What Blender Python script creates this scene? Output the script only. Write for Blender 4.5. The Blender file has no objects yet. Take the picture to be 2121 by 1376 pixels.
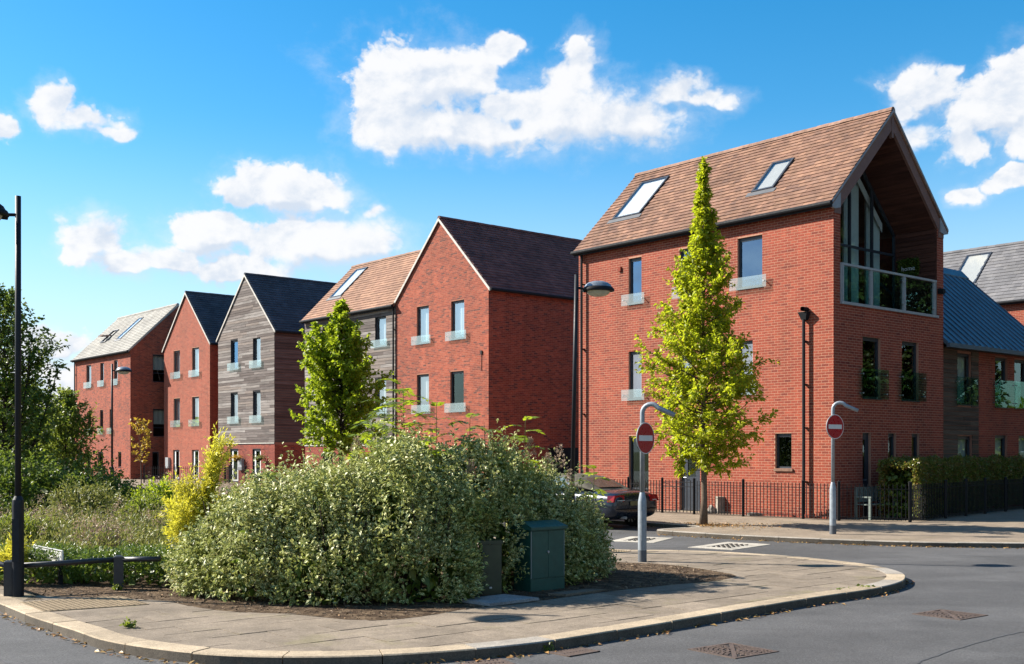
import bpy, bmesh, math, random
import numpy as np
from mathutils import Vector, Matrix, Quaternion

random.seed(7); rng = np.random.default_rng(11)
SC = bpy.context.scene
COL = SC.collection
PI = math.pi

# ------------------------------------------------------------------ camera
cam_d = bpy.data.cameras.new('camera'); cam = bpy.data.objects.new('camera', cam_d); COL.objects.link(cam)
cam.location = (0, 0, 1.95); cam.rotation_euler = (PI/2, 0, 0)
cam_d.sensor_width = 36.0; cam_d.lens = 39.16; cam_d.shift_y = 0.1165; cam_d.shift_x = 0.0
cam_d.clip_start = 0.1; cam_d.clip_end = 6000
SC.camera = cam

# ------------------------------------------------------------------ exposure
SC.view_settings.view_transform = 'Standard'; SC.view_settings.look = 'None'
SC.view_settings.exposure = 1.46; SC.view_settings.gamma = 1.0; SC.view_settings.use_curve_mapping = False

# ------------------------------------------------------------------ sun
SUN_TRAVEL = Vector((0.785, -0.196, -0.588)).normalized()
sd = bpy.data.lights.new('sun', 'SUN'); sd.energy = 4.9; sd.angle = math.radians(0.55); sd.color = (1.0, 0.93, 0.82)
sun = bpy.data.objects.new('sun', sd); COL.objects.link(sun)
sun.rotation_euler = SUN_TRAVEL.to_track_quat('-Z', 'Y').to_euler()
sun.location = (-40, 12, 40)

# ------------------------------------------------------------------ world: sky and cumulus clouds by direction
W = bpy.data.worlds.new('World'); SC.world = W; W.use_nodes = True
try:
    W.cycles.sampling_method = 'MANUAL'; W.cycles.sample_map_resolution = 512
except Exception:
    pass
nt = W.node_tree; nt.nodes.clear()
def wn(t, **k):
    n = nt.nodes.new(t)
    for a, b in k.items(): setattr(n, a, b)
    return n
def wl(a, b): nt.links.new(a, b)
def wm(op, a, b=None, c=None, clamp=False):
    n = wn('ShaderNodeMath', operation=op, use_clamp=clamp)
    for i, x in enumerate((a, b, c)):
        if x is None: continue
        if isinstance(x, (int, float)): n.inputs[i].default_value = x
        else: wl(x, n.inputs[i])
    return n.outputs[0]
def wv(op, a, b=None):
    n = wn('ShaderNodeVectorMath', operation=op)
    for i, x in enumerate((a, b)):
        if x is None: continue
        if isinstance(x, (tuple, list)): n.inputs[i].default_value = x
        else: wl(x, n.inputs[i])
    return n.outputs['Value'] if op in ('LENGTH', 'DOT_PRODUCT') else n.outputs[0]
def smooth(x, a, b):
    n = wn('ShaderNodeMapRange', interpolation_type='SMOOTHSTEP'); wl(x, n.inputs[0])
    n.inputs[1].default_value = a; n.inputs[2].default_value = b
    return n.outputs[0]
sky = wn('ShaderNodeTexSky', sky_type='NISHITA')
sky.sun_disc = False; sky.sun_elevation = math.radians(36); sky.sun_rotation = math.radians(-76)
sky.altitude = 0; sky.air_density = 1.0; sky.dust_density = 0.25; sky.ozone_density = 2.0
hs = wn('ShaderNodeHueSaturation'); wl(sky.outputs[0], hs.inputs['Color'])
hs.inputs['Hue'].default_value = 0.492; hs.inputs['Saturation'].default_value = 1.46; hs.inputs['Value'].default_value = 1.0
tc = wn('ShaderNodeTexCoord'); D = tc.outputs['Generated']
sx = wn('ShaderNodeSeparateXYZ'); wl(D, sx.inputs[0])
az = wm('MULTIPLY', wm('ARCTAN2', sx.outputs[0], sx.outputs[1]), 57.2958)
el = wm('MULTIPLY', wm('ARCSINE', sx.outputs[2]), 57.2958)
cx = wn('ShaderNodeCombineXYZ'); wl(az, cx.inputs[0]); wl(el, cx.inputs[1]); AE = cx.outputs[0]
def wnoise(vec, scale, detail, rough, dist=0.0):
    n = wn('ShaderNodeTexNoise'); wl(vec, n.inputs['Vector']); n.inputs['Scale'].default_value = scale
    n.inputs['Detail'].default_value = detail; n.inputs['Roughness'].default_value = rough; n.inputs['Distortion'].default_value = dist
    return n
# wobble the cloud outlines
wob = wnoise(AE, 0.55, 3, 0.55); wobv = wv('MULTIPLY', wv('SUBTRACT', wob.outputs['Color'], (0.5, 0.5, 0.5)), (1.9, 1.3, 0))
AEw = wv('ADD', AE, wobv)
CLOUDS = [(-4.97,17.95,3.2,1.98),(-6.81,17.22,1.35,1.85),(-2.99,18.43,1.86,1.49),(-1.5,18.79,.74,.99),(-4.72,16.14,2.34,1.24),(-1.5,16.03,3.47,1.19),(-.26,17.11,1.49,.87),(2.97,16.74,3.72,1.54),(6.17,16.56,2.95,1.28),(3.46,18.76,1.04,1.36),(2.59,17.99,1.24,1.12),(8.37,17.72,1.7,.69),(9.82,17.25,1.57,.49),(-.46,19.9,.94,.55),(-6.2,15.65,.74,.99),
 (-11.29,12.86,2.87,1.02),(-9.85,12.52,1.93,.73),(-13.66,12.58,.7,.68),(-10.33,10.39,4.09,1.42),(-14.82,10.79,2.2,1.01),(-7.91,10.58,2.19,1.23),(-20.46,10.13,1.53,.98),(-18.24,9.35,3.36,.61),(-13.66,8.98,2.58,.72),(-21.43,9.51,.75,.58),(-6.93,12.02,.49,.35),
 (-22.35,15.99,.93,.83),(-21,15.49,1.52,.6),(-19.84,15.04,.84,.33),(-24.69,14.93,.7,.63),
 (20.11,16.87,1.49,.98),(19.34,16.09,1,.59),(23.42,15.77,2.09,1.25),(24.87,16.74,1.43,1.35),(22.16,14.3,1.28,.78),(19.78,14.96,1.1,.7),(24.05,12.56,1.24,.54),(22.37,12.06,.68,.37),(25.28,14.82,1.42,1.35),
 (-22.39,5.04,1.59,.83),(-23.45,3.98,1.88,.91),(-21.54,3.12,1.72,1.16),(-22.82,1.95,2.53,.92)]
def blobs(vec, rmin=0.):
    M = None
    for a, e, ra, re in CLOUDS:
        if ra < rmin: continue
        d = wv('LENGTH', wv('MULTIPLY', wv('SUBTRACT', vec, (a, e, 0)), (1/(ra*1.36), 1/(re*1.40), 0)))
        m = wm('SUBTRACT', 1.0, d)
        M = m if M is None else wm('SMOOTH_MAX', M, m, 0.22)
    return wm('MAXIMUM', M, -1.2)
M = blobs(AEw); Mup = blobs(wv('ADD', AEw, (-.35, .75, 0)), 1.45)
big = wnoise(D, 2.6, 4, 0.5)
outside = wm('MAXIMUM', smooth(wm('ABSOLUTE', az), 28, 34), smooth(el, 24, 29))
M2 = wm('MULTIPLY', wm('SUBTRACT', big.outputs['Fac'], 0.56), 7.0)
M2 = wm('ADD', wm('MULTIPLY', outside, wm('ADD', M2, 1.2)), -1.2)
M = wm('MAXIMUM', M, M2)
Dn = wv('MULTIPLY', D, (1, 1, 1.3))
n1 = wnoise(Dn, 17, 9, 0.62, 0.15)
v = wn('ShaderNodeTexVoronoi', feature='F1'); wl(wv('ADD', Dn, wv('MULTIPLY', wv('SUBTRACT', wob.outputs['Color'], (.5, .5, .5)), (.05, .05, .05))), v.inputs['Vector']); v.inputs['Scale'].default_value = 34
v.inputs['Detail'].default_value = 1.5; v.inputs['Roughness'].default_value = .6; v.inputs['Lacunarity'].default_value = 2.6
n3 = wnoise(wv('ADD', Dn, (-.007, 0, .009)), 17, 3, 0.6, 0.15)
fb = wm('SUBTRACT', n1.outputs['Fac'], 0.48); bl = wm('SUBTRACT', 0.45, v.outputs['Distance'])
dens = wm('ADD', wm('MULTIPLY', M, 1.25), wm('ADD', wm('MULTIPLY', fb, 1.75), wm('ADD', wm('MULTIPLY', bl, .42), .10)))
base = smooth(wm('SUBTRACT', Mup, M), .02, .42)
soft = wm('ADD', wm('ADD', .32, wm('MULTIPLY', base, .38)), wm('MULTIPLY', smooth(wnoise(D, 9, 3, .5).outputs['Fac'], .42, .66), .55))
al = wn('ShaderNodeMapRange', interpolation_type='SMOOTHSTEP'); wl(dens, al.inputs[0]); al.inputs[1].default_value = -.04; wl(soft, al.inputs[2])
fringe = wm('MULTIPLY', smooth(wm('ADD', wm('MULTIPLY', M, 1.1), wm('MULTIPLY', fb, 2.6)), -.30, .80), .34)
alpha = wm('MAXIMUM', al.outputs[0], fringe)
relief = wm('SUBTRACT', n1.outputs['Fac'], n3.outputs['Fac'])
lit = wm('ADD', 0.95, wm('MULTIPLY', relief, .8))
lit = wm('SUBTRACT', lit, wm('MULTIPLY', base, .22))
lit = wm('SUBTRACT', lit, wm('MULTIPLY', smooth(n1.outputs['Fac'], .62, .36), .10))
lit = wm('MINIMUM', wm('MAXIMUM', lit, 0.62), 1.02)
cc = wn('ShaderNodeMix', data_type='RGBA'); wl(smooth(lit, 0.68, 1.0), cc.inputs[0])
cc.inputs[6].default_value = (3.5, 3.9, 4.5, 1); cc.inputs[7].default_value = (5.05, 5.05, 5.1, 1)
# pale bank of air near the horizon
hz = wn('ShaderNodeMix', data_type='RGBA'); wl(wm('MULTIPLY', smooth(wm('ABSOLUTE', el), 17, -1), 0.88), hz.inputs[0])
wl(hs.outputs[0], hz.inputs[6]); hz.inputs[7].default_value = (3.6, 4.55, 5.3, 1)
mx = wn('ShaderNodeMix', data_type='RGBA'); wl(wm('MULTIPLY', alpha, 0.97), mx.inputs[0])
wl(hz.outputs[2], mx.inputs[6]); wl(cc.outputs[2], mx.inputs[7])
bg = wn('ShaderNodeBackground'); wl(mx.outputs[2], bg.inputs[0]); bg.inputs[1].default_value = 0.072
wo = wn('ShaderNodeOutputWorld'); wl(bg.outputs[0], wo.inputs[0])

# ------------------------------------------------------------------ materials
AK = 0.76
def dim(c, k=None): return tuple(x*(AK if k is None else k) for x in c)
def srgb(r, g, b):
    f = lambda c: (c/255/12.92 if c/255 <= .04045 else ((c/255+.055)/1.055)**2.4)
    return (f(r), f(g), f(b))
class NT:
    def __init__(s, name):
        s.m = bpy.data.materials.new(name); s.m.use_nodes = True; s.t = s.m.node_tree; s.t.nodes.clear()
        s.out = s.n('ShaderNodeOutputMaterial')
    def n(s, t, **k):
        n = s.t.nodes.new(t)
        for a, b in k.items(): setattr(n, a, b)
        return n
    def set(s, sock, x):
        if x is None: return
        if hasattr(x, 'is_output'): s.t.links.new(x, sock)
        elif isinstance(x, (tuple, list)) and len(x) == 3 and sock.type == 'RGBA': sock.default_value = (*x, 1)
        else: sock.default_value = x
    def math(s, op, a, b=None, c=None, clamp=False):
        n = s.n('ShaderNodeMath', operation=op, use_clamp=clamp)
        for i, x in enumerate((a, b, c)): s.set(n.inputs[i], x) if x is not None else None
        return n.outputs[0]
    def pos(s): return s.n('ShaderNodeNewGeometry').outputs['Position']
    def objc(s): return s.n('ShaderNodeTexCoord').outputs['Object']
    def vmul(s, v, k):
        n = s.n('ShaderNodeVectorMath', operation='MULTIPLY'); s.set(n.inputs[0], v); n.inputs[1].default_value = k; return n.outputs[0]
    def noise(s, v, scale, detail=4, rough=.55, col=False):
        n = s.n('ShaderNodeTexNoise'); s.set(n.inputs['Vector'], v); n.inputs['Scale'].default_value = scale
        n.inputs['Detail'].default_value = detail; n.inputs['Roughness'].default_value = rough
        return n.outputs['Color' if col else 'Fac']
    def rng(s, x, a, b, c, d, st='LINEAR'):
        n = s.n('ShaderNodeMapRange', interpolation_type=st); s.set(n.inputs[0], x)
        for i, k in enumerate((a, b, c, d)): n.inputs[i+1].default_value = k
        return n.outputs[0]
    def ramp(s, x, cols, const=False):
        n = s.n('ShaderNodeValToRGB'); s.set(n.inputs[0], x); cr = n.color_ramp
        if const: cr.interpolation = 'CONSTANT'
        pts = [(c if len(c) == 2 else (i/max(1, len(cols)-(0 if const else 1)), c)) for i, c in enumerate(cols)]
        while len(cr.elements) < len(pts): cr.elements.new(0.5)
        for e, (p, c) in zip(cr.elements, pts): e.position = p; e.color = (*c, 1)
        return n.outputs[0]
    def mix(s, f, a, b, mode='MIX'):
        n = s.n('ShaderNodeMix', data_type='RGBA', blend_type=mode); s.set(n.inputs[0], f); s.set(n.inputs[6], a); s.set(n.inputs[7], b)
        return n.outputs[2]
    def rand(s):
        i = s.n('ShaderNodeNewGeometry').outputs['Random Per Island']; o = s.n('ShaderNodeObjectInfo').outputs['Random']
        return s.math('FRACT', s.math('ADD', i, s.math('MULTIPLY', o, 7.31)))
    def bump(s, h, strength, dist=.01):
        n = s.n('ShaderNodeBump'); s.set(n.inputs['Height'], h); n.inputs['Strength'].default_value = strength; n.inputs['Distance'].default_value = dist
        return n.outputs[0]
    def pbr(s, col, rough=.8, metal=0., spec=.4, normal=None, **k):
        p = s.n('ShaderNodeBsdfPrincipled'); s.set(p.inputs['Base Color'], col); s.set(p.inputs['Roughness'], rough)
        p.inputs['Metallic'].default_value = metal; s.set(p.inputs['Specular IOR Level'], spec)
        if normal is not None: s.set(p.inputs['Normal'], normal)
        for a, b in k.items(): s.set(p.inputs[a], b)
        return p.outputs[0]
    def done(s, sh): s.t.links.new(sh, s.out.inputs[0]); return s.m

def vmat(name, cols, rough=.85, nscale=9, namt=.3, fine=60, famt=.15, bump=.15, spec=.3, big=.6, bamt=.18, streak=0.):
    """pieces of one kind: each island or object takes its own tone, with grain and weathering over the lot"""
    t = NT(name); c = t.ramp(t.rand(), [dim(q) for q in cols]); p = t.pos()
    a = t.rng(t.noise(p, nscale, 4), .3, .7, 1-namt, 1+namt); b = t.rng(t.noise(p, fine, 3), .3, .7, 1-famt, 1+famt)
    g = t.rng(t.noise(p, big, 3), .3, .7, 1-bamt, 1+bamt)
    k = t.math('MULTIPLY', t.math('MULTIPLY', a, b), g)
    if streak: k = t.math('MULTIPLY', k, t.rng(t.noise(t.vmul(p, (2.2, 2.2, .16)), 1.3, 5, .6), .34, .66, 1-streak, 1+streak*.7))
    c = t.mix(1.0, c, k, 'MULTIPLY')
    return t.done(t.pbr(c, rough, spec=spec, normal=t.bump(t.noise(p, fine, 5), bump, .006) if bump else None))
def plain(name, col, rough=.5, metal=0., spec=.5, nscale=6, namt=.12, bump=0., coat=None):
    t = NT(name); p = t.pos(); c = t.mix(1.0, dim(col), t.rng(t.noise(p, nscale, 5), .3, .7, 1-namt, 1+namt), 'MULTIPLY')
    r = t.rng(t.noise(p, nscale*3, 4), .3, .7, max(.02, rough-.08), min(1, rough+.1))
    k = {'Coat Weight': coat} if coat else {}
    return t.done(t.pbr(c, r, metal, spec, t.bump(t.noise(p, nscale*8, 4), bump, .004) if bump else None, **k))
def glassmat(name, tint=(.92, .96, .95), refl=.16, gcol=(1, 1, 1), haze=0., hcol=(.8, .9, .9), rough=.01):
    t = NT(name); tr = t.n('ShaderNodeBsdfTransparent'); t.set(tr.inputs[0], tint)
    gl = t.n('ShaderNodeBsdfGlossy'); t.set(gl.inputs[0], gcol); gl.inputs['Roughness'].default_value = rough
    lw = t.n('ShaderNodeLayerWeight'); lw.inputs[0].default_value = .5
    f = t.math('ADD', t.math('MULTIPLY', t.math('POWER', lw.outputs['Facing'], 4.0), .5), refl, clamp=True)
    base = tr.outputs[0]
    if haze:
        df = t.n('ShaderNodeBsdfDiffuse'); t.set(df.inputs[0], hcol)
        m0 = t.n('ShaderNodeMixShader'); m0.inputs[0].default_value = haze
        t.t.links.new(base, m0.inputs[1]); t.t.links.new(df.outputs[0], m0.inputs[2]); base = m0.outputs[0]
    m = t.n('ShaderNodeMixShader'); t.set(m.inputs[0], f); t.t.links.new(base, m.inputs[1]); t.t.links.new(gl.outputs[0], m.inputs[2])
    return t.done(m.outputs[0])
def leafmat(name, cols, trans=(.35, .45, .05), tf=.35, rough=.45, rim=None, spec=.35, namt=.25):
    t = NT(name); c = t.ramp(t.rand(), cols); p = t.pos()
    k = t.rng(t.noise(p, 2.2, 3), .3, .7, 1-namt, 1+namt); c = t.mix(1.0, c, k, 'MULTIPLY')
    if rim:
        a = t.n('ShaderNodeAttribute', attribute_name='rim').outputs['Fac']
        jit = t.math('ADD', a, t.rng(t.noise(p, 90, 2), .3, .7, -.14, .14))
        c = t.mix(t.rng(jit, .33, .48, 0, 1), c, t.mix(t.rng(t.noise(p, 1.4, 4, .6), .40, .70, 0, 1), rim, (.50, .52, .13)))
    pb = t.pbr(c, rough, spec=spec)
    tl = t.n('ShaderNodeBsdfTranslucent'); t.set(tl.inputs[0], t.mix(.55, c, trans))
    m = t.n('ShaderNodeMixShader'); m.inputs[0].default_value = tf
    t.t.links.new(pb, m.inputs[1]); t.t.links.new(tl.outputs[0], m.inputs[2])
    return t.done(m.outputs[0])

MAT = {}
MAT['brick'] = vmat('red_brick', [(.24,.042,.022), (.295,.055,.028), (.265,.048,.024), (.335,.071,.035), (.185,.032,.019), (.31,.060,.030), (.28,.052,.027)], namt=.14, famt=.14, bamt=.14, bump=.25, streak=.13)
MAT['brick_dark'] = vmat('mixed_red_brick', [(.275,.053,.027), (.325,.071,.035), (.20,.039,.026), (.37,.092,.050), (.31,.060,.030), (.11,.036,.030), (.32,.063,.031), (.35,.082,.042)], namt=.16, famt=.12, bamt=.18, bump=.25, streak=.15)
MAT['mortar'] = plain('pale_pink_mortar', (.48,.255,.175), .95, spec=.1, nscale=30, namt=.15, bump=.3)
MAT['mortar2'] = plain('dull_mortar', (.38,.175,.12), .95, spec=.1, nscale=30, namt=.15, bump=.3)
MAT['tile_brown'] = vmat('brown_roof_tile', [(.200,.108,.069), (.245,.134,.086), (.168,.089,.061), (.275,.150,.096), (.212,.112,.076), (.225,.126,.086), (.145,.080,.059)], nscale=3, namt=.26, famt=.18, bump=.3)
MAT['tile_orange'] = vmat('warm_brown_roof_tile', [(.29,.160,.105), (.34,.19,.12), (.25,.135,.09), (.31,.17,.11)], nscale=3, namt=.18, famt=.15, bump=.3)
MAT['tile_maroon'] = vmat('dark_maroon_roof_tile', [(.150,.062,.054), (.18,.076,.064), (.13,.056,.052), (.20,.084,.068), (.155,.068,.062)], nscale=3, namt=.3, famt=.2, bump=.3)
MAT['tile_slate'] = vmat('dark_slate_tile', [(.052,.062,.080), (.06,.07,.09), (.045,.053,.07), (.066,.076,.094)], nscale=2, namt=.25, famt=.2, bump=.25)
MAT['tile_grey'] = vmat('pale_grey_roof_tile', [(.33,.315,.285), (.36,.345,.31), (.30,.285,.26), (.34,.33,.30)], nscale=2, namt=.15, famt=.12, bump=.25)
MAT['tile_mid'] = vmat('mid_grey_roof_tile', [(.150,.148,.155), (.175,.170,.176), (.13,.128,.136), (.19,.184,.186)], nscale=2, namt=.15, famt=.15, bump=.25)
def timbermat(name, cols, k=1.):
    t = NT(name); c = t.ramp(t.rand(), [dim(q, .9) for q in cols], True); p = t.objc()
    g = t.noise(t.vmul(p, (.55, .55, 9)), 1.7, 6, .68); c = t.mix(1.0, c, t.rng(g, .3, .7, .50, 1.38), 'MULTIPLY')
    b = t.noise(p, .7, 3); c = t.mix(t.rng(b, .5, .75, 0, .35), c, tuple(x*.45 for x in cols[0]))
    return t.done(t.pbr(c, .85, spec=.2, normal=t.bump(g, .35, .01)))
MAT['timber'] = timbermat('weathered_grey_timber', [(.15,.13,.12), (.215,.19,.175), (.105,.085,.078), (.26,.235,.22), (.165,.14,.13), (.20,.165,.145), (.125,.105,.098), (.235,.21,.195)])
MAT['timber_shade'] = timbermat('shaded_grey_timber', [(.105,.078,.068), (.13,.098,.088), (.085,.062,.054), (.12,.092,.08)])  # darker copy of the grey timber, side wall shade in its colour
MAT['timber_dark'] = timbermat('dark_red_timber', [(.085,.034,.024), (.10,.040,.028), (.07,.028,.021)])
MAT['timber_wing'] = timbermat('dark_brown_timber', [(.085,.058,.042), (.10,.068,.048), (.07,.048,.036), (.12,.085,.06)])
MAT['frame'] = plain('dark_grey_window_frame', (.030,.036,.048), .42)
MAT['pane'] = glassmat('window_glass', refl=.42, gcol=(.90,.94,1.0), tint=(.80,.86,.88))
MAT['pane_blue'] = glassmat('sky_tinted_glass', refl=.45, gcol=(.34,.60,.95), tint=(.6,.7,.8))  # blue of the reflected sky put into the glossy colour
MAT['pane_dark'] = glassmat('shaded_window_glass', refl=.11, gcol=(.72,.88,.86), tint=(.78,.86,.86))
MAT['guard'] = glassmat('balcony_glass', refl=.06, tint=(.86,.95,.95), haze=.10, hcol=(.78,.88,.90))
MAT['guard_dark'] = glassmat('green_balcony_glass', refl=.05, gcol=(.55,.80,.70), tint=(.66,.84,.79), haze=.0)
MAT['blind'] = plain('pale_blind', (.80,.79,.78), .9, spec=.1, namt=.04)
MAT['blind_dim'] = plain('cream_blind', (.58,.55,.50), .9, spec=.1, namt=.04)
MAT['curtain'] = plain('grey_green_curtain', (.80,.85,.83), .95, spec=.1, namt=.06)
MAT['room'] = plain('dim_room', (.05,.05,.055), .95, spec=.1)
MAT['gutter'] = plain('black_gutter', (.016,.018,.022), .7, spec=.15)
MAT['iron'] = plain('black_painted_iron', (.012,.012,.014), .6, spec=.2)
MAT['verge'] = plain('pale_verge_board', (.52,.49,.44), .7, namt=.2)
MAT['verge_grey'] = plain('grey_verge_board', (.30,.32,.345), .6)
MAT['fascia'] = plain('brown_fascia', (.20,.105,.082), .7)
MAT['alu'] = plain('grey_aluminium_rail', (.42,.44,.46), .45, .3)
MAT['zinc'] = plain('blue_grey_zinc_roof', (.105,.155,.205), .42, .35, nscale=1.2, namt=.1)
MAT['ridge_brown'] = vmat('brown_ridge_tile', [(.26,.15,.105), (.30,.18,.13), (.23,.13,.09)], namt=.25)
MAT['white'] = plain('white_paint', (.78,.78,.76), .5)
MAT['steel'] = plain('galvanised_steel', (.40,.42,.44), .45, .55, nscale=20, namt=.12)

# ------------------------------------------------------------------ mesh and object helpers
class MB:
    def __init__(s): s.v = []; s.f = []
    def add(s, vs, fs):
        o = len(s.v); s.v += [tuple(map(float, p)) for p in vs]; s.f += [tuple(i+o for i in f) for f in fs]; return s
    def poly(s, pts): return s.add(pts, [tuple(range(len(pts)))])
    def box(s, a, b, M=None):
        (x0, y0, z0), (x1, y1, z1) = a, b
        vs = [(x0,y0,z0),(x1,y0,z0),(x1,y1,z0),(x0,y1,z0),(x0,y0,z1),(x1,y0,z1),(x1,y1,z1),(x0,y1,z1)]
        if M is not None: vs = [M @ Vector(p) for p in vs]
        return s.add(vs, [(0,3,2,1),(4,5,6,7),(0,1,5,4),(1,2,6,5),(2,3,7,6),(3,0,4,7)])
    def fbox(s, F, a, b):
        (x0, y0, z0), (x1, y1, z1) = a, b
        vs = [F(*p) for p in ((x0,y0,z0),(x1,y0,z0),(x1,y1,z0),(x0,y1,z0),(x0,y0,z1),(x1,y0,z1),(x1,y1,z1),(x0,y1,z1))]
        return s.add(vs, [(0,3,2,1),(4,5,6,7),(0,1,5,4),(1,2,6,5),(2,3,7,6),(3,0,4,7)])
    def tube(s, pts, rad, n=8, cap=True):
        pts = [Vector(p) for p in pts]; r = rad if isinstance(rad, (list, tuple)) else [rad]*len(pts)
        o = len(s.v); prev = None
        for i, p in enumerate(pts):
            d = (pts[min(i+1, len(pts)-1)] - pts[max(i-1, 0)]).normalized()
            if prev is None: x = d.orthogonal().normalized()
            else: x = (prev - d*prev.dot(d)); x = x.normalized() if x.length > 1e-6 else d.orthogonal().normalized()
            prev = x; y = d.cross(x)
            for k in range(n):
                a = 2*PI*k/n; q = p + (x*math.cos(a) + y*math.sin(a))*r[i]; s.v.append(tuple(q))
        for i in range(len(pts)-1):
            for k in range(n):
                a = o+i*n+k; b = o+i*n+(k+1) % n; s.f.append((a, b, b+n, a+n))
        if cap: s.f.append(tuple(o+k for k in range(n))[::-1]); s.f.append(tuple(o+(len(pts)-1)*n+k for k in range(n)))
        return s
    def lathe(s, prof, c=(0,0,0), n=24, M=None):
        o = len(s.v)
        for r, z in prof:
            for k in range(n):
                a = 2*PI*k/n; p = Vector((r*math.cos(a), r*math.sin(a), z))
                p = (M @ p) if M is not None else p + Vector(c)
                s.v.append(tuple(p))
        for i in range(len(prof)-1):
            for k in range(n):
                a = o+i*n+k; b = o+i*n+(k+1) % n; s.f.append((a, b, b+n, a+n))
        return s
    def prism(s, pts, ext):
        n = len(pts); e = Vector(ext); P = [Vector(p) for p in pts]
        vs = P + [p+e for p in P]
        fs = [tuple(range(n))[::-1], tuple(range(n, 2*n))] + [(i, (i+1) % n, (i+1) % n+n, i+n) for i in range(n)]
        return s.add(vs, fs)
    def mesh(s, name, smooth=False):
        m = bpy.data.meshes.new(name); m.from_pydata(s.v, [], s.f); m.validate(); m.update()
        if smooth: m.polygons.foreach_set('use_smooth', [True]*len(m.polygons))
        return m
def obj(name, g, mat=None, parent=None, smooth=False, kind=None, fixn=False):
    me = g.mesh(name, smooth) if isinstance(g, MB) else g
    if fixn:
        b = bmesh.new(); b.from_mesh(me); bmesh.ops.recalc_face_normals(b, faces=b.faces); b.to_mesh(me); b.free()
    o = bpy.data.objects.new(name, me); COL.objects.link(o)
    if mat is not None and not me.materials: me.materials.append(MAT[mat] if isinstance(mat, str) else mat)
    if parent is not None: o.parent = parent
    if kind: o['kind'] = kind
    return o
def tag(o, label, cat, group=None):
    o['label'] = label; o['category'] = cat
    if group: o['group'] = group
    return o
def thing(name, label, cat, loc=(0,0,0), rz=0., group=None):
    o = bpy.data.objects.new(name, None); COL.objects.link(o); o.location = loc; o.rotation_euler = (0, 0, rz); o.empty_display_size = .2
    return tag(o, label, cat, group)
def inst(name, me, parent, loc=(0,0,0), rot=(0,0,0), scale=None):
    o = bpy.data.objects.new(name, me); COL.objects.link(o); o.parent = parent; o.location = loc; o.rotation_euler = rot
    if scale: o.scale = scale
    return o
def children(o): return [c for c in COL.objects if c.parent is o]
def copy_tree(o, parent=None):
    c = o.copy(); COL.objects.link(c)
    if parent is not None: c.parent = parent
    for ch in children(o): copy_tree(ch, c)
    return c
def np_mesh(name, V, F, attr=None, smooth=False):
    """V (n,3), F (m,k) arrays to a mesh"""
    me = bpy.data.meshes.new(name); n = len(V); m, k = F.shape
    me.vertices.add(n); me.vertices.foreach_set('co', np.ascontiguousarray(V, dtype=np.float32).ravel())
    me.loops.add(m*k); me.loops.foreach_set('vertex_index', np.ascontiguousarray(F, dtype=np.int32).ravel())
    me.polygons.add(m); me.polygons.foreach_set('loop_start', np.arange(0, m*k, k, dtype=np.int32))
    try: me.polygons.foreach_set('loop_total', np.full(m, k, dtype=np.int32))
    except Exception: pass
    me.polygons.foreach_set('use_smooth', np.full(m, bool(smooth)))
    if attr is not None:
        a = me.attributes.new('rim', 'FLOAT', 'POINT'); a.data.foreach_set('value', np.ascontiguousarray(attr, dtype=np.float32))
    me.update(calc_edges=True); me.validate()
    return me
# ------------------------------------------------------------------ ground, road, pavements
U = Vector((-.6454, .7638)); V = Vector((.7638, .6454))
def asphalt(name, c, k=1.0):
    t = NT(name); p = t.pos()
    n1 = t.noise(p, 220, 2, .7); n2 = t.noise(p, .35, 5, .6); n3 = t.noise(p, 2.6, 5, .65); n4 = t.noise(t.vmul(p, (1, 1, 1)), 55, 3, .7)
    f = t.math('MULTIPLY', t.rng(n1, .25, .75, .72, 1.34), t.rng(n2, .3, .7, .82, 1.2))
    f = t.math('MULTIPLY', f, t.rng(n3, .3, .7, .88, 1.12)); f = t.math('MULTIPLY', f, t.rng(n4, .3, .7, .70, 1.30))
    col = t.mix(1.0, dim(c), f, 'MULTIPLY')
    col = t.mix(t.rng(n3, .62, .8, 0, .35), col, (.085, .07, .055))
    pt = t.noise(t.vmul(p, (.25, .6, 1)), 1.1, 3, .5); col = t.mix(1.0, col, t.rng(pt, .45, .55, .90, 1.10), 'MULTIPLY')
    vr = t.n('ShaderNodeTexVoronoi', feature='F1'); t.set(vr.inputs['Vector'], p); vr.inputs['Scale'].default_value = 75
    col = t.mix(1.0, col, t.rng(vr.outputs['Color'], 0, 1, .66, 1.34), 'MULTIPLY')
    return t.done(t.pbr(col, t.rng(n1, .3, .7, .75, .95), spec=.3, normal=t.bump(t.math('ADD', n1, n4), .55, .006)))
MAT['road'] = asphalt('worn_asphalt', (.090, .088, .088))
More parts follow.
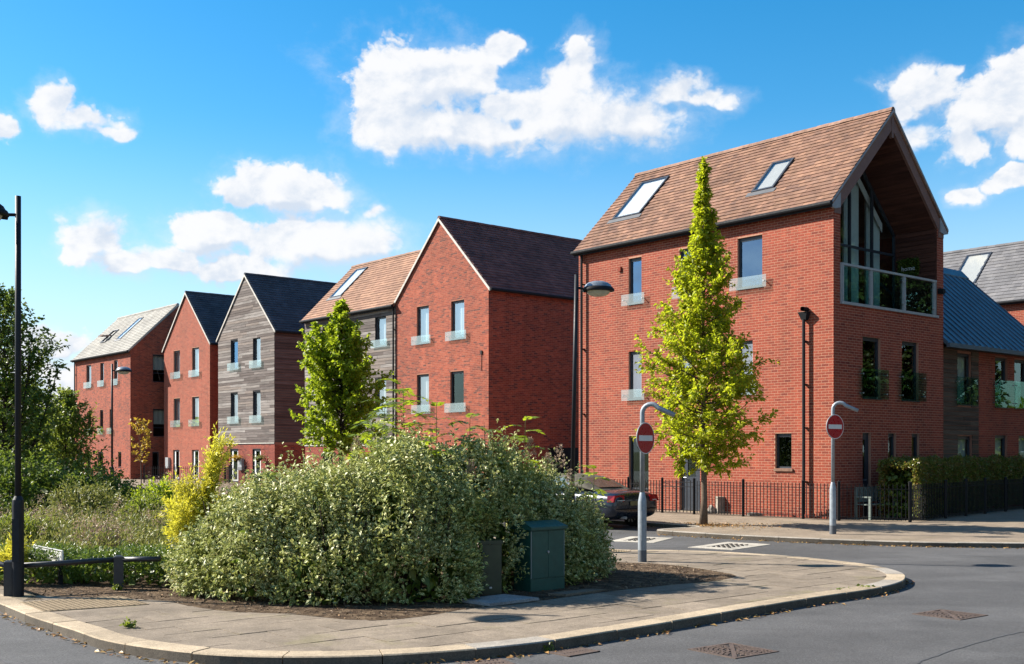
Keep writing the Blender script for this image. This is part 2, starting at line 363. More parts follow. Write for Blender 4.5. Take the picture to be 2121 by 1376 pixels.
def pavemat(name, c, moss=.0, seed=0):
    t = NT(name); p = t.pos(); r = t.rand()
    n1 = t.noise(p, 160, 3, .7); n2 = t.noise(p, 1.1, 5, .6); n3 = t.noise(p, 6, 5, .6)
    f = t.math('MULTIPLY', t.rng(n1, .3, .7, .70, 1.30), t.rng(n2, .3, .7, .80, 1.18))
    f = t.math('MULTIPLY', f, t.rng(n3, .3, .7, .86, 1.14)); f = t.math('MULTIPLY', f, t.rng(r, 0, 1, .86, 1.10))
    col = t.mix(1.0, dim(c), f, 'MULTIPLY')
    st = t.noise(t.vmul(p, (1, 1, 1)), 2.4, 7, .72); col = t.mix(t.rng(st, .52, .72, 0, .38), col, tuple(x*.30 for x in c)); col = t.mix(t.rng(t.noise(p, 3.4, 6, .7), .58, .74, 0, .3), col, tuple(min(1, x*1.35) for x in c))
    vr = t.n('ShaderNodeTexVoronoi', feature='F1'); t.set(vr.inputs['Vector'], p); vr.inputs['Scale'].default_value = 90
    col = t.mix(1.0, col, t.rng(vr.outputs['Color'], 0, 1, .72, 1.28), 'MULTIPLY')
    if moss: col = t.mix(t.rng(t.noise(p, .9, 6, .7), .56, .72, 0, moss), col, (.16, .15, .045))
    return t.done(t.pbr(col, .92, spec=.2, normal=t.bump(n1, .4, .005)))
MAT['slab'] = pavemat('worn_paving_slab', (.245, .198, .150), .42)
MAT['pave_far'] = pavemat('gritty_pavement', (.27, .215, .16), .2)
MAT['kerb'] = pavemat('cream_granite_kerb', (.42, .335, .235))
MAT['kerb_grey'] = pavemat('grey_granite_kerb', (.38, .34, .29))
MAT['kerb_pale'] = pavemat('pale_granite_kerb', (.42, .36, .27))
MAT['kerb_face'] = pavemat('shaded_kerb_face', (.125, .105, .082))  # road-side kerb faces coloured dark so their shade reads deeper
MAT['joint'] = plain('dark_paving_joint', (.085, .066, .048), .95, nscale=30, namt=.3)
MAT['tactile'] = pavemat('buff_blister_paving', (.285, .215, .135))
def soilmat():
    t = NT('dark_leaf_soil'); p = t.pos(); n = t.noise(p, 7, 6, .7); n2 = t.noise(p, 60, 4, .7)
    c = t.ramp(n, [(.28, (.028, .019, .012)), (.48, (.075, .050, .032)), (.66, (.19, .135, .085))])
    c = t.mix(1.0, c, t.rng(n2, .3, .7, .6, 1.4), 'MULTIPLY')
    return t.done(t.pbr(c, .95, spec=.1, normal=t.bump(n2, .9, .03)))
MAT['soil'] = soilmat()
t = NT('rough_ground'); pp = t.pos(); MAT['grass_ground'] = t.done(t.pbr(t.ramp(t.noise(pp, .15, 6, .65), [(.3, (.05, .06, .02)), (.55, (.085, .09, .03)), (.75, (.13, .115, .055))]), .95, spec=.1, normal=t.bump(t.noise(pp, 9, 5, .7), .8, .1)))

def struct(name, g, mat, smooth=False):
    o = obj(name, g, mat, smooth=smooth); o['kind'] = 'structure'; return o
def grid_sheet(x0, x1, y0, y1, z): return MB().poly([(x0,y0,z),(x1,y0,z),(x1,y1,z),(x0,y1,z)])
struct('ground', grid_sheet(-2500, 2500, -2500, 2500, -.06), 'grass_ground')
struct('road', grid_sheet(-70, 90, -60, 110, 0.0), 'road')

def catmull(pts, step):
    P = [Vector(p) for p in pts]; P = [2*P[0]-P[1]] + P + [2*P[-1]-P[-2]]; out = []
    for i in range(1, len(P)-2):
        n = max(2, int((P[i+1]-P[i]).length/.12))
        for k in range(n):
            t = k/n; a, b, c, d = P[i-1], P[i], P[i+1], P[i+2]
            out.append(.5*((2*b)+(c-a)*t+(2*a-5*b+4*c-d)*t*t+(3*b-a-3*c+d)*t**3))
    out.append(P[-2]); res = [out[0]]; acc = 0
    for a, b in zip(out, out[1:]):
        L = (b-a).length
        while acc+L >= step:
            t = (step-acc)/L; a = a.lerp(b, t); res.append(a.copy()); L = (b-a).length; acc = 0
        acc += L
    return res
def offset(path, d):
    r = []
    for i, p in enumerate(path):
        t = (path[min(i+1, len(path)-1)]-path[max(i-1, 0)]).normalized(); r.append(p + Vector((-t.y, t.x))*d)
    return r
def kerb(name, path, wid, per, z=.1, mats=('kerb',), side=1, label=None):
    """path: points about 0.15 m apart on the road edge; stones of `per` points; each stone an object under the kerb"""
    inner = offset(path, wid*side); root = obj(name, MB().poly([(*path[0], -.02), (*path[1], -.02), (*inner[1], -.02)]), mats[0]); root['kind'] = 'structure'
    i = 0; k = 0
    while i < len(path)-1:
        j = min(i+per, len(path)-1); m = MB(); n = j-i+1; dz = random.uniform(-.003, .004)
        a = path[i:j+1]; b = inner[i:j+1]
        d0 = (a[1]-a[0]).normalized()*.006; d1 = (a[-1]-a[-2]).normalized()*.006
        a = [a[0]+d0]+a[1:-1]+[a[-1]-d1]; b = [b[0]+d0]+b[1:-1]+[b[-1]-d1]
        bev = .012
        am = [p.lerp(q, bev/wid) for p, q in zip(a, b)]
        rows = [[(*p, -.01) for p in a], [(*p, z+dz-bev) for p in a], [(*p, z+dz) for p in am], [(*p, z+dz) for p in b], [(*p, .0) for p in b]]
        vs = sum(rows, []); fs = []
        for r in range(4):
            for c in range(n-1): fs.append((r*n+c, r*n+c+1, (r+1)*n+c+1, (r+1)*n+c))
        fs.append(tuple(r*n for r in range(5))); fs.append(tuple(r*n+n-1 for r in range(5))[::-1])
        m.add(vs, fs); ks = obj('kerb_stone', m, mats[0] if random.random() < .72 else random.choice(mats), root, fixn=True)
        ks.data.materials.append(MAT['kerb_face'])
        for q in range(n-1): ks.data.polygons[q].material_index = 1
        i = j; k += 1
    return inner
ISL = [(-6.23-.6454*t, 13.55+.7638*t) for t in (34, 24, 16, 10, 6, 3, 1.5)] + [(-6.23,13.55),(-5.41,12.52),(-4.91,11.96),(-4.52,11.54),(-4.07,11.0),(-3.51,10.56),(-2.82,10.2),(-2.1,10.06),(-1.26,10.12),(-.44,10.4),(.31,10.84),(.95,11.4),(2.17,12.55),(3.43,13.76),(4.13,14.38),(4.9,15.05),(5.45,15.7),(5.78,16.35),(5.95,17.05),(5.90,17.95),(5.56,18.8),(4.91,19.7),(4.3,20.3),(3.56,20.76),(2.9,20.95),(2.05,21.05)] + [(2.05-.6454*t, 21.1+.7638*t) for t in (1.2, 3, 6, 12, 20, 34, 52)]
path = catmull(ISL, .15)
inner = kerb('kerb', path, .27, 6, mats=('kerb', 'kerb_pale', 'kerb_grey'), side=1)
cut = [p for p in inner]
# everything inside the kerb: a dark bed sheet under slabs and soil
struct('island_base', MB().poly([(*p, .088) for p in cut]), 'joint')
SOIL = [(-30,42.5),(-7.6,16.0),(-6.35,14.55),(-5.6,14.15),(-4.4,13.85),(-3.62,13.1),(-2.95,12.78),(-2.35,12.62),(-1.87,12.27),(-1.38,12.24),(-.9,12.62),(-.59,13.02),(.3,13.72),(1.22,14.68),(2.15,15.41),(3.0,16.0),(3.34,16.55),(3.2,17.1),(2.55,18.2),(1.65,18.72),(.9,19.6),(-1.0,21.9),(-5,26.7),(-12,35),(-22,47),(-30,56)]
soil = catmull(SOIL, .3)
def sh_clip(poly, cell):
    out = poly
    for i in range(len(cell)):
        a, b = cell[i], cell[(i+1) % len(cell)]; inp = out; out = []
        if not inp: return out
        ins = lambda p: (b[0]-a[0])*(p[1]-a[1])-(b[1]-a[1])*(p[0]-a[0]) >= 0
        for k in range(len(inp)):
            p, q = inp[k], inp[(k+1) % len(inp)]; ip, iq = ins(p), ins(q)
            if ip: out.append(p)
            if ip != iq:
                d = (b[0]-a[0])*(q[1]-p[1])-(b[1]-a[1])*(q[0]-p[0])
                if abs(d) > 1e-12:
                    t = ((b[0]-a[0])*(a[1]-p[1])-(b[1]-a[1])*(a[0]-p[0]))/d; out.append((p[0]+t*(q[0]-p[0]), p[1]+t*(q[1]-p[1])))
    return out
near_in = [(p.x, p.y) for p in inner if p.y < 27 and p.x > -12]
near_so = [(p.x, p.y) for p in soil if p.y < 27 and p.x > -12]
ring = near_in + near_so[::-1]
pav = struct('pavement', MB().poly([(8, 8, -.05), (8.1, 8, -.05), (8.1, 8.1, -.05)]), 'slab')
def area(p): return .5*abs(sum(p[i][0]*p[(i+1) % len(p)][1]-p[(i+1) % len(p)][0]*p[i][1] for i in range(len(p))))
def slabs(poly, parent, a, b, sa, sb, z, gap=.005, org=(0, 0), mat='slab', lim=400):
    ks = [((p[0]-org[0])*a[0]+(p[1]-org[1])*a[1], (p[0]-org[0])*b[0]+(p[1]-org[1])*b[1]) for p in poly]
    i0, i1 = math.floor(min(k[0] for k in ks)/sa)-1, math.ceil(max(k[0] for k in ks)/sa)+1
    j0, j1 = math.floor(min(k[1] for k in ks)/sb)-1, math.ceil(max(k[1] for k in ks)/sb)+1
    rest = MB(); cells = []
    for j in range(j0, j1):
        for i in range(i0, i1):
            s0 = i*sa+(.5*sa if j % 2 else 0)+gap; t0 = j*sb+gap; s1 = s0+sa-2*gap; t1 = t0+sb-2*gap
            cell = [(org[0]+a[0]*s+b[0]*t, org[1]+a[1]*s+b[1]*t) for s, t in ((s0,t0),(s1,t0),(s1,t1),(s0,t1))]
            c = sh_clip(poly, cell)
            q = []
            for p in c:
                if not q or (abs(p[0]-q[-1][0])+abs(p[1]-q[-1][1])) > .004: q.append(p)
            if len(q) > 2 and area(q) > .006: cells.append(q)
    cells.sort(key=lambda q: q[0][0]**2+q[0][1]**2)
    for n, q in enumerate(cells):
        zz = z+random.uniform(-.004, .003); tx, ty = random.uniform(-.004, .004), random.uniform(-.004, .004)
        mx_, my_ = q[0]
        m = MB() if n < lim else rest
        top = [(p[0], p[1], zz+tx*(p[0]-mx_)+ty*(p[1]-my_)) for p in q]
        k = len(q); m.add(top+[(p[0], p[1], z-.038) for p in q], [tuple(range(k))]+[(i, i+k, (i+1) % k+k, (i+1) % k) for i in range(k)])
        if n < lim: obj('paving_slab', m, mat, parent)
    if rest.v: o = obj('paving_slab', rest, mat, parent); o['kind'] = 'stuff'
slabs(ring, pav, V, U, .60, .45, .0985, gap=.005, org=(.3, 10.9), lim=300)
# soil bed with a little relief
def soil_sheet():
    b = bmesh.new(); vs = [b.verts.new((p.x, p.y, .098)) for p in soil]; f = b.faces.new(vs)
    bmesh.ops.triangulate(b, faces=[f]); bmesh.ops.subdivide_edges(b, edges=[e for e in b.edges if e.calc_length() > .8], cuts=3, use_grid_fill=True)
    me = bpy.data.meshes.new('planting_bed'); b.to_mesh(me); b.free(); return me
struct('planting_bed', soil_sheet(), 'soil')

# far pavement with the car bay cut out
FK = [(45, 21.5), (22, 22.0), (14, 22.25), (10.33, 22.46), (8.5, 22.7), (6.71, 23.45), (5.51, 24.2), (4.53, 25.03), (3.75, 25.75), (3.42, 26.2), (3.55, 26.6), (4.1, 27.05), (4.62, 27.5)]
FK += [(4.65-.6454*t, 27.55+.7638*t) for t in (.5, 2, 6, 14, 30, 50)]
fpath = catmull(FK, .15)
finner = kerb('kerb', [p for p in fpath if p.x > -26], .15, 6, mats=('kerb_grey', 'kerb_pale', 'kerb'), side=-1)
fp = [(p.x, p.y) for p in finner]
struct('pavement', MB().poly([(*p, .096) for p in fp] + [(-60, 100, .096), (95, 100, .096), (95, 21, .096)]), 'pave_far')

# tar seams and fine cracks in the carriageway
MAT['tar'] = plain('dark_tar_seam', (.075,.075,.076), .7, nscale=40, namt=.3)
def seam(pts, w, wob=.02):
    P = catmull(pts, .12); m = MB(); L = [p+Vector((random.gauss(0, wob), random.gauss(0, wob))) for p in P]; A = offset(L, w); B = offset(L, -w)
    for i in range(len(L)-1): m.poly([(*B[i], .004), (*B[i+1], .004), (*A[i+1], .004), (*A[i], .004)])
    return m
road = bpy.data.objects['road']
for pts, w, wb in (([(3.2,9.6),(4.4,11.0),(6.0,12.4),(9,14.4)], .010, .006), ([(8,21),(12,19.5),(18,18.6),(26,18.4)], .012, .01), ([(-4.6,10.2),(-5.6,11.2),(-6.6,12.4)], .006, .012)):
    obj('tar_seam', seam(pts, w, wb), 'tar', road)
# ------------------------------------------------------------------ houses
RZ = math.atan2(-.7638, .6454)
BRL, BRH, RISE, PITCHL = .2125, .0625, .075, .225
def brick_unit():
    m = MB(); l, h, d = BRL, BRH, .0022; c = .002
    m.add([(0,0,0),(l,0,0),(l,0,h),(0,0,h),(c,-d,c),(l-c,-d,c),(l-c,-d,h-c),(c,-d,h-c)], [(4,5,6,7),(0,1,5,4),(1,2,6,5),(2,3,7,6),(3,0,4,7)])
    return m.mesh('brick')
BU = {}
for k in ('brick', 'brick_dark'):
    BU[k] = brick_unit(); BU[k].materials.append(MAT[k])
def sub_iv(iv, holes):
    out = [iv]
    for a, b in holes:
        nx = []
        for p, q in out:
            if b <= p or a >= q: nx.append((p, q)); continue
            if a > p: nx.append((p, a))
            if b < q: nx.append((b, q))
        out = nx
    return out
class House:
    def __init__(s, name, label, O, W, D, cat='house', group=None):
        s.root = thing(name, label, cat, (O[0], O[1], 0), RZ, group); s.W = W; s.D = D; s.name = name
    def front(s, n0=0.):
        return lambda a, n, z: (a, -n-n0, z)
    def side(s, n0=0.):
        return lambda a, n, z: (s.W+n+n0, a, z)
def wall(H, F, a0, a1, z0, z1, holes=(), gable=None, mat='mortar', name='wall', reveal=.15, rmat=None, parent=None):
    """sheet in face coordinates with holes (s0,s1,z0,z1) and optional extra polygons on top; reveals run back into the wall"""
    m = MB(); A = sorted({a0, a1} | {min(max(h[i], a0), a1) for h in holes for i in (0, 1)}); Z = sorted({z0, z1} | {min(max(h[i], z0), z1) for h in holes for i in (2, 3)})
    for i in range(len(A)-1):
        for j in range(len(Z)-1):
            ca, cz = (A[i]+A[i+1])/2, (Z[j]+Z[j+1])/2
            if any(h[0] < ca < h[1] and h[2] < cz < h[3] for h in holes): continue
            m.poly([F(A[i],0,Z[j]), F(A[i+1],0,Z[j]), F(A[i+1],0,Z[j+1]), F(A[i],0,Z[j+1])])
    for g in (gable or []): m.poly([F(a, 0, z) for a, z in g])
    for h in holes:
        a, b, c, d = h[:4]
        if len(h) > 4: continue
        for p, q in (((a,c),(a,d)), ((a,d),(b,d)), ((b,d),(b,c)), ((b,c),(a,c))):
            m.poly([F(p[0],0,p[1]), F(q[0],0,q[1]), F(q[0],-reveal,q[1]), F(p[0],-reveal,p[1])])
    return obj(name, m, mat, parent or H.root)
def bricks(par, F, z0, z1, srange, holes, mat, n_ind=0, near=(0, 0), side=False):
    full = []; V = []; n = 0
    rows = int((z1-z0)/RISE)
    for k in range(rows):
        za = z0+k*RISE; zm = za+RISE/2; r = srange(zm)
        if r is None or r[1]-r[0] < .06: continue
        hs = [(h[0]-.002, h[1]+.002) for h in holes if h[2]-.01 < zm < h[3]+.01]
        off = (k % 2)*PITCHL/2 - PITCHL
        i = math.floor((r[0]-off)/PITCHL)
        while off+i*PITCHL < r[1]:
            a = off+i*PITCHL; i += 1
            for p, q in sub_iv((max(a, r[0]), min(a+BRL, r[1])), hs):
                if q-p < .02: continue
                full.append((p, q, za, q-p > BRL-.002))
    if n_ind:
        full.sort(key=lambda b: (not b[3], (b[0]-near[0])**2+(b[2]-near[1])**2))
        for p, q, za, _ in full[:n_ind]:
            inst('brick', BU[mat], par, F(p, 0, za+.006), (0, 0, PI/2 if side else 0))
        full = full[n_ind:]
    nb = len(full)
    if not nb: return
    P = np.array([(b[0], b[1], b[2]+.006, b[2]+.006+BRH) for b in full]); d = .0022+rng.uniform(-.001, .0012, nb)
    c = np.minimum(.002, (P[:,1]-P[:,0])*.2)
    S = np.stack([P[:,0],P[:,1],P[:,1],P[:,0],P[:,0]+c,P[:,1]-c,P[:,1]-c,P[:,0]+c], 1)
    Zc = np.stack([P[:,2],P[:,2],P[:,3],P[:,3],P[:,2]+.002,P[:,2]+.002,P[:,3]-.002,P[:,3]-.002], 1)
    Nn = np.stack([np.zeros(nb)]*4+[d]*4, 1)
    o0 = np.array(F(0,0,0), float); es = np.array(F(1,0,0))-o0; en = np.array(F(0,1,0))-o0; ez = np.array(F(0,0,1))-o0
    VV = (o0 + S[...,None]*es + Nn[...,None]*en + Zc[...,None]*ez).reshape(-1, 3)
    fb = np.array([(4,5,6,7),(0,1,5,4),(1,2,6,5),(2,3,7,6),(3,0,4,7)])
    FF = (fb[None]+(np.arange(nb)*8)[:,None,None]).reshape(-1, 4)
    if side: pass
    o = obj('brickwork', np_mesh('brickwork', VV, FF), mat, par); o['kind'] = 'stuff'
def planks(par, F, z0, z1, srange, holes, mat, h=.145, lmin=1.6, lmax=3.8, dep=.022):
    rows = max(1, round((z1-z0)/h)); h = (z1-z0)/rows
    for k in range(rows):
        za, zb = z0+k*h+.007, z0+(k+1)*h-.007; ra, rb = srange(za), srange(zb)
        if ra is None: continue
        if rb is None or rb[1]-rb[0] < .03: rb = ((ra[0]+ra[1])/2-.01, (ra[0]+ra[1])/2+.01)
        hs = [(q[0]-.003, q[1]+.003) for q in holes if q[2]-.02 < (za+zb)/2 < q[3]+.02]
        cuts = [ra[0]]
        while cuts[-1] < ra[1]: cuts.append(cuts[-1]+random.uniform(lmin, lmax))
        cuts[-1] = ra[1]
        if len(cuts) > 2 and cuts[-1]-cuts[-2] < .5: cuts.pop(-2)
        for a, b in zip(cuts, cuts[1:]):
            for p, q in sub_iv((a+.002, b-.002), hs):
                if q-p < .03: continue
                n = dep+random.uniform(-.005, .006)
                pt, qt = (max(p, rb[0]), min(q, rb[1]))
                if qt-pt < .005: qt = pt+.005
                m = MB(); vs = [F(p,0,za),F(q,0,za),F(qt,0,zb),F(pt,0,zb),F(p,n,za),F(q,n,za),F(qt,n,zb),F(pt,n,zb)]
                m.add(vs, [(4,5,6,7),(0,1,5,4),(1,2,6,5),(2,3,7,6),(3,0,4,7)])
                obj('plank', m, mat, par)
def bars(F, a0, a1, z0, z1, w, n0, n1, top=None, bot=None):
    m = MB(); top = top or w; bot = bot or w
    m.fbox(F, (a0,n0,z0), (a0+w,n1,z1)); m.fbox(F, (a1-w,n0,z0), (a1,n1,z1))
    m.fbox(F, (a0+w,n0,z1-top), (a1-w,n1,z1)); m.fbox(F, (a0+w,n0,z0), (a1-w,n1,z0+bot)); return m
def window(H, F, a0, a1, z0, z1, guard=None, gmat='guard', blind=None, bmat='blind', pane='pane', sill=True, top=.10, w=.055, transom=None, label=None, brick_sill=False, gdep=.11):
    m = bars(F, a0, a1, z0, z1, w, -.145, -.075, top)
    if transom: m.fbox(F, (a0+w, -.14, transom-.025), (a1-w, -.08, transom+.025))
    o = obj('window', m, 'frame', H.root)
    if label: o['label'] = label
    obj('pane', MB().poly([F(a0+w*.8,-.11,z0+w*.8),F(a1-w*.8,-.11,z0+w*.8),F(a1-w*.8,-.11,z1-top*.8),F(a0+w*.8,-.11,z1-top*.8)]), pane, o)
    if blind:
        b0, b1 = blind; zz0 = z0+(z1-z0)*b0; zz1 = z0+(z1-z0)*b1
        m = MB(); n = 8
        for i in range(n):
            p, q = a0+(a1-a0)*i/n, a0+(a1-a0)*(i+1)/n; d = .03 if i % 2 else .0
            m.poly([F(p,-.22-d,zz0),F(q,-.22-(.03-d),zz0),F(q,-.22-(.03-d),zz1),F(p,-.22-d,zz1)])
        obj('blind', m, bmat, o)
    if sill:
        if brick_sill: obj('sill', MB().fbox(F, (a0-.02,-.07,z0-.075), (a1+.06,.05,z0-.005)), 'ridge_brown', o)
        else: obj('sill', MB().fbox(F, (a0-.01,-.075,z0-.035), (a1+.01,.035,z0-.002)), 'frame', o)
    if guard:
        g0, g1, gz0, gz1 = guard
        obj('glass_guard', MB().fbox(F, (g0,gdep,gz0), (g1,gdep+.014,gz1)), gmat, o)
        for e in (g0+.09, g1-.09):
            for zz in ((gz0+gz1)/2,) if gz1-gz0 < .6 else (gz0+.15, gz1-.15):
                obj('bracket', MB().tube([F(e,-.005,zz),F(e,gdep,zz)], .014, 6).fbox(F, (e-.022,gdep+.014,zz-.022), (e+.022,gdep+.022,zz+.022)), 'steel', o)
    return o
TU = {}
def tile_mesh(w, g, mat):
    k = (round(w, 3), round(g, 3), mat)
    if k not in TU:
        m = MB(); m.add([(0,0,0),(w,0,0),(0,0,.032),(w,0,.032),(0,g,.008),(w,g,.008)], [(2,3,5,4),(0,1,3,2),(1,5,3),(0,2,4)])
        TU[k] = m.mesh('roof_tile'); TU[k].materials.append(MAT[mat])
    return TU[k]
def tiles(par, P0, A, B, L, S, g, w, mat, holes=(), n_ind=0, near=(0, 0)):
    A = Vector(A).normalized(); B = Vector(B).normalized(); N = A.cross(B); P0 = Vector(P0)
    T = []; rows = max(1, round(S/g)); g = S/rows
    for k in range(rows):
        off = -(k % 2)*w/2
        n = int((L+w)/w)+1
        for i in range(n):
            a, b = off+i*w, off+(i+1)*w-.004
            a, b = max(a, 0), min(b, L)
            if b-a < .04: continue
            t = k*g
            if any(h[0]-.01 < (a+b)/2 < h[1]+.01 and h[2]-g*.6 < t < h[3]-g*.25 for h in holes): continue
            T.append((a, b, t, abs((b-a)-(w-.004)) < 1e-4))
    if n_ind:
        T.sort(key=lambda q: (not q[3], (q[0]-near[0])**2+(q[2]-near[1])**2))
        me = tile_mesh(w-.004, g+.03, mat); M = Matrix((A, B, N)).transposed().to_euler()
        for a, b, t, _ in T[:n_ind]:
            p = P0+A*a+B*t+N*random.uniform(0, .006); inst('roof_tile', me, par, p, M)
        T = T[n_ind:]
    if not T: return
    Q = np.array([(a, b, t) for a, b, t, _ in T]); n = len(Q); j = rng.uniform(0, .007, n)
    a, b, t = Q.T; z = np.zeros(n); e = t+g+.03
    S_ = np.stack([a,b,a,b,a,b], 1); T_ = np.stack([t,t,t,t,e,e], 1); N_ = np.stack([z,z,z+.032+j,z+.032+j,z+.008,z+.008], 1)
    VV = (np.array(P0)+S_[...,None]*np.array(A)+T_[...,None]*np.array(B)+N_[...,None]*np.array(N)).reshape(-1, 3)
    f4 = np.array([(2,3,5,4),(0,1,3,2),(1,5,3,3),(0,2,4,4)])
    FF = (np.array([(2,3,5,4),(0,1,3,2)])[None]+(np.arange(n)*6)[:,None,None]).reshape(-1, 4)
    me = np_mesh('roof_tile', VV, FF)
    o = obj('roof_tile', me, mat, par); o['kind'] = 'stuff'
def ridge_tiles(par, P0, P1, mat, seg=.42, r=.11):
    P0, P1 = Vector(P0), Vector(P1); d = (P1-P0); n = max(1, round(d.length/seg)); s = d/n; L = s.length
    key = ('ridge', round(L, 3), mat)
    if key not in TU:
        m = MB(); K = 7; vs = []
        for x, rr in ((0, r), (L-.006, r*.97)):
            for k in range(K):
                q = PI*(.08+.84*k/(K-1)); vs.append((x, -rr*math.cos(q)*1.1, -.135+(.185+(rr-r))*math.sin(q)**.8))
        fs = [(k, k+K, k+K+1, k+1) for k in range(K-1)] + [tuple(range(K)), tuple(range(K, 2*K))[::-1]]
        TU[key] = m.add(vs, fs).mesh('ridge_tile'); TU[key].materials.append(MAT[mat])
    rot = d.to_track_quat('X', 'Z').to_euler()
    for i in range(n):
        inst('ridge_tile', TU[key], par, P0+s*i+Vector((0, 0, random.uniform(-.004, .006))), rot)
def skylight(H, par_plane, a0, a1, t0, t1, mat='blind', lift=.055, wb=.07):
    """roof window on a slope plane given by (P0, A, B, N)"""
    P0, A, B, N = par_plane
    F = lambda a, n, t: tuple(P0+A*a+B*t+N*n)
    o = obj('skylight', bars(F, a0, a1, t0, t1, wb, .0, lift+.012), 'frame', H.root)
    p = obj('pane', MB().poly([F(a0+.06,lift,t0+.06),F(a1-.06,lift,t0+.06),F(a1-.06,lift,t1-.06),F(a0+.06,lift,t1-.06)]), 'skypane', o)
    obj('blind', MB().poly([F(a0+.05,lift-.05,t0+.05),F(a1-.05,lift-.05,t0+.05),F(a1-.05,lift-.05,t1-.05),F(a0+.05,lift-.05,t1-.05)]), mat, o)
    obj('flashing', MB().fbox(F, (a0-.12,.0,t0-.2), (a1+.12,.043,t0-.002)), 'lead', o)
    return o
MAT['skypane'] = glassmat('roof_window_glass', refl=.22, tint=(.9, .93, .93), gcol=(.95, .98, 1))
MAT['lead'] = plain('lead_flashing', (.10, .105, .115), .6, .2)

def roof_x(H, zp, pitch, tile, g=.19, w=.28, n_ind=0, near=(0, 0), ov=.07, eave=.18, holes=(), ridge='ridge_brown', x0=None, x1=None, verge='verge', vside=True, soffit=True):
    """ridge along local x; the front slope carries tiles"""
    W_, D = H.W, H.D; X0 = -ov if x0 is None else x0; X1 = W_+ov if x1 is None else x1; y0 = -eave; ym = D/2; zr = zp+pitch*ym
    th = .13
    m = MB(); sec = [(y0, zp+pitch*y0), (ym, zr), (D-y0, zp+pitch*y0), (D-y0, zp+pitch*y0-th), (ym, zr-th*1.3), (y0, zp+pitch*y0-th)]
    m.prism([(X0, y, z-.004) for y, z in sec], (X1-X0, 0, 0)); r = obj('roof', m, tile, H.root, fixn=True)
    A = Vector((1, 0, 0)); B = Vector((0, 1, pitch)).normalized(); N = A.cross(B); P0 = Vector((X0, y0-.03, zp+pitch*(y0-.03)))
    S = (ym-y0+.03)*math.sqrt(1+pitch*pitch)-.04
    tiles(r, P0, A, B, X1-X0, S, g, w, tile, [(h[0]-X0, h[1]-X0, h[2], h[3]) for h in holes], n_ind, near)
    ridge_tiles(r, (X0, ym, zr+.03), (X1, ym, zr+.03), ridge)
    # verge boards on the right-hand gable
    if vside:
        for sgn in (0, 1):
            pts = [(y0, zp+pitch*y0-.0), (ym, zr-.0), (ym, zr-.075), (y0, zp+pitch*y0-.075)]
            if sgn: pts = [(D-y, z) for y, z in pts]
            obj('verge_board', MB().prism([(X1-.02, y, z) for y, z in pts], (.035, 0, 0)), verge, r, fixn=True)
    obj('gutter', MB().tube([(X0-.03, y0-.06, zp+pitch*y0-.06), (X1+.03, y0-.06, zp+pitch*y0-.06)], .068, 10).box((X0, y0-.02, zp+pitch*y0-.17), (X1, y0+.03, zp+pitch*y0-.02)), 'gutter', H.root)
    return r, (P0, A, B, N)
def roof_y(H, zp, pitch, tile, g=.19, w=.28, n_ind=0, near=(0, 0), ov=.06, eave=.16, ridge=None, verge='verge'):
    """ridge along local y, gable to the front; the right slope carries tiles"""
    W_, D = H.W, H.D; Y0, Y1 = -ov, D; xm = W_/2; zr = zp+pitch*xm; th = .13
    sec = [(-eave, zp-pitch*eave), (xm, zr), (W_+eave, zp-pitch*eave), (W_+eave, zp-pitch*eave-th), (xm, zr-th*1.3), (-eave, zp-pitch*eave-th)]
    r = obj('roof', MB().prism([(x, Y0, z-.004) for x, z in sec], (0, Y1-Y0, 0)), tile, H.root, fixn=True)
    A = Vector((0, 1, 0)); B = Vector((-1, 0, pitch)).normalized()
    S = (xm+eave+.03)*math.sqrt(1+pitch*pitch)-.04
    tiles(r, (W_+eave+.03, Y0, zp-pitch*(eave+.03)), A, B, Y1-Y0, S, g, w, tile, (), n_ind, near)
    ridge_tiles(r, (xm, Y0, zr+.03), (xm, Y1, zr+.03), ridge or tile)
    for s in (0, 1):
        pts = [(-eave, zp-pitch*eave-.015), (xm, zr-.015), (xm, zr-.15), (-eave, zp-pitch*eave-.15)]
        if s: pts = [(W_-x, z) for x, z in pts]
        obj('verge_board', MB().prism([(x, Y0-.03, z) for x, z in pts], (0, .035, 0)), verge, r, fixn=True)
    for x in (W_+eave+.05, -eave-.05):
        obj('gutter', MB().tube([(x, Y0-.02, zp-pitch*eave-.07), (x, Y1, zp-pitch*eave-.07)], .06, 10), 'gutter', H.root)
    # dark end caps at the eaves
    return r
def backs(H, z1, ridge='x', zr=None, xr=None):
    """plain outer walls on the hidden sides"""
    W_, D = H.W, H.D; m = MB()
    m.poly([(0,D,0),(W_,D,0),(W_,D,z1),(0,D,z1)]); m.poly([(0,0,0),(0,D,0),(0,D,z1),(0,0,z1)])
    if ridge == 'x': m.poly([(0,0,z1),(0,D,z1),(0,D/2,zr)])
    else: m.poly([(0,D,z1),(W_,D,z1),(W_/2,D,zr)])
    obj('wall', m, 'brick', H.root)
    xr = xr or W_-.06; z2 = 5.9 if xr < W_-.1 else z1
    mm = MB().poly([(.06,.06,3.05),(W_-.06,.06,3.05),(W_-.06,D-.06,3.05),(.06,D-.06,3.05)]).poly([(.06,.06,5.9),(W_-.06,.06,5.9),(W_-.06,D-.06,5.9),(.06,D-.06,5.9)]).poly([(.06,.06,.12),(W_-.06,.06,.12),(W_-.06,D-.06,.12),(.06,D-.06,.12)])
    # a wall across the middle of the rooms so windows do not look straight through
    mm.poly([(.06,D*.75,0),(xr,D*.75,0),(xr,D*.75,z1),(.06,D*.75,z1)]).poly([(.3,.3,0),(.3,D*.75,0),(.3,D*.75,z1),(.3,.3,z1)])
    obj('interior', mm, 'room', H.root)
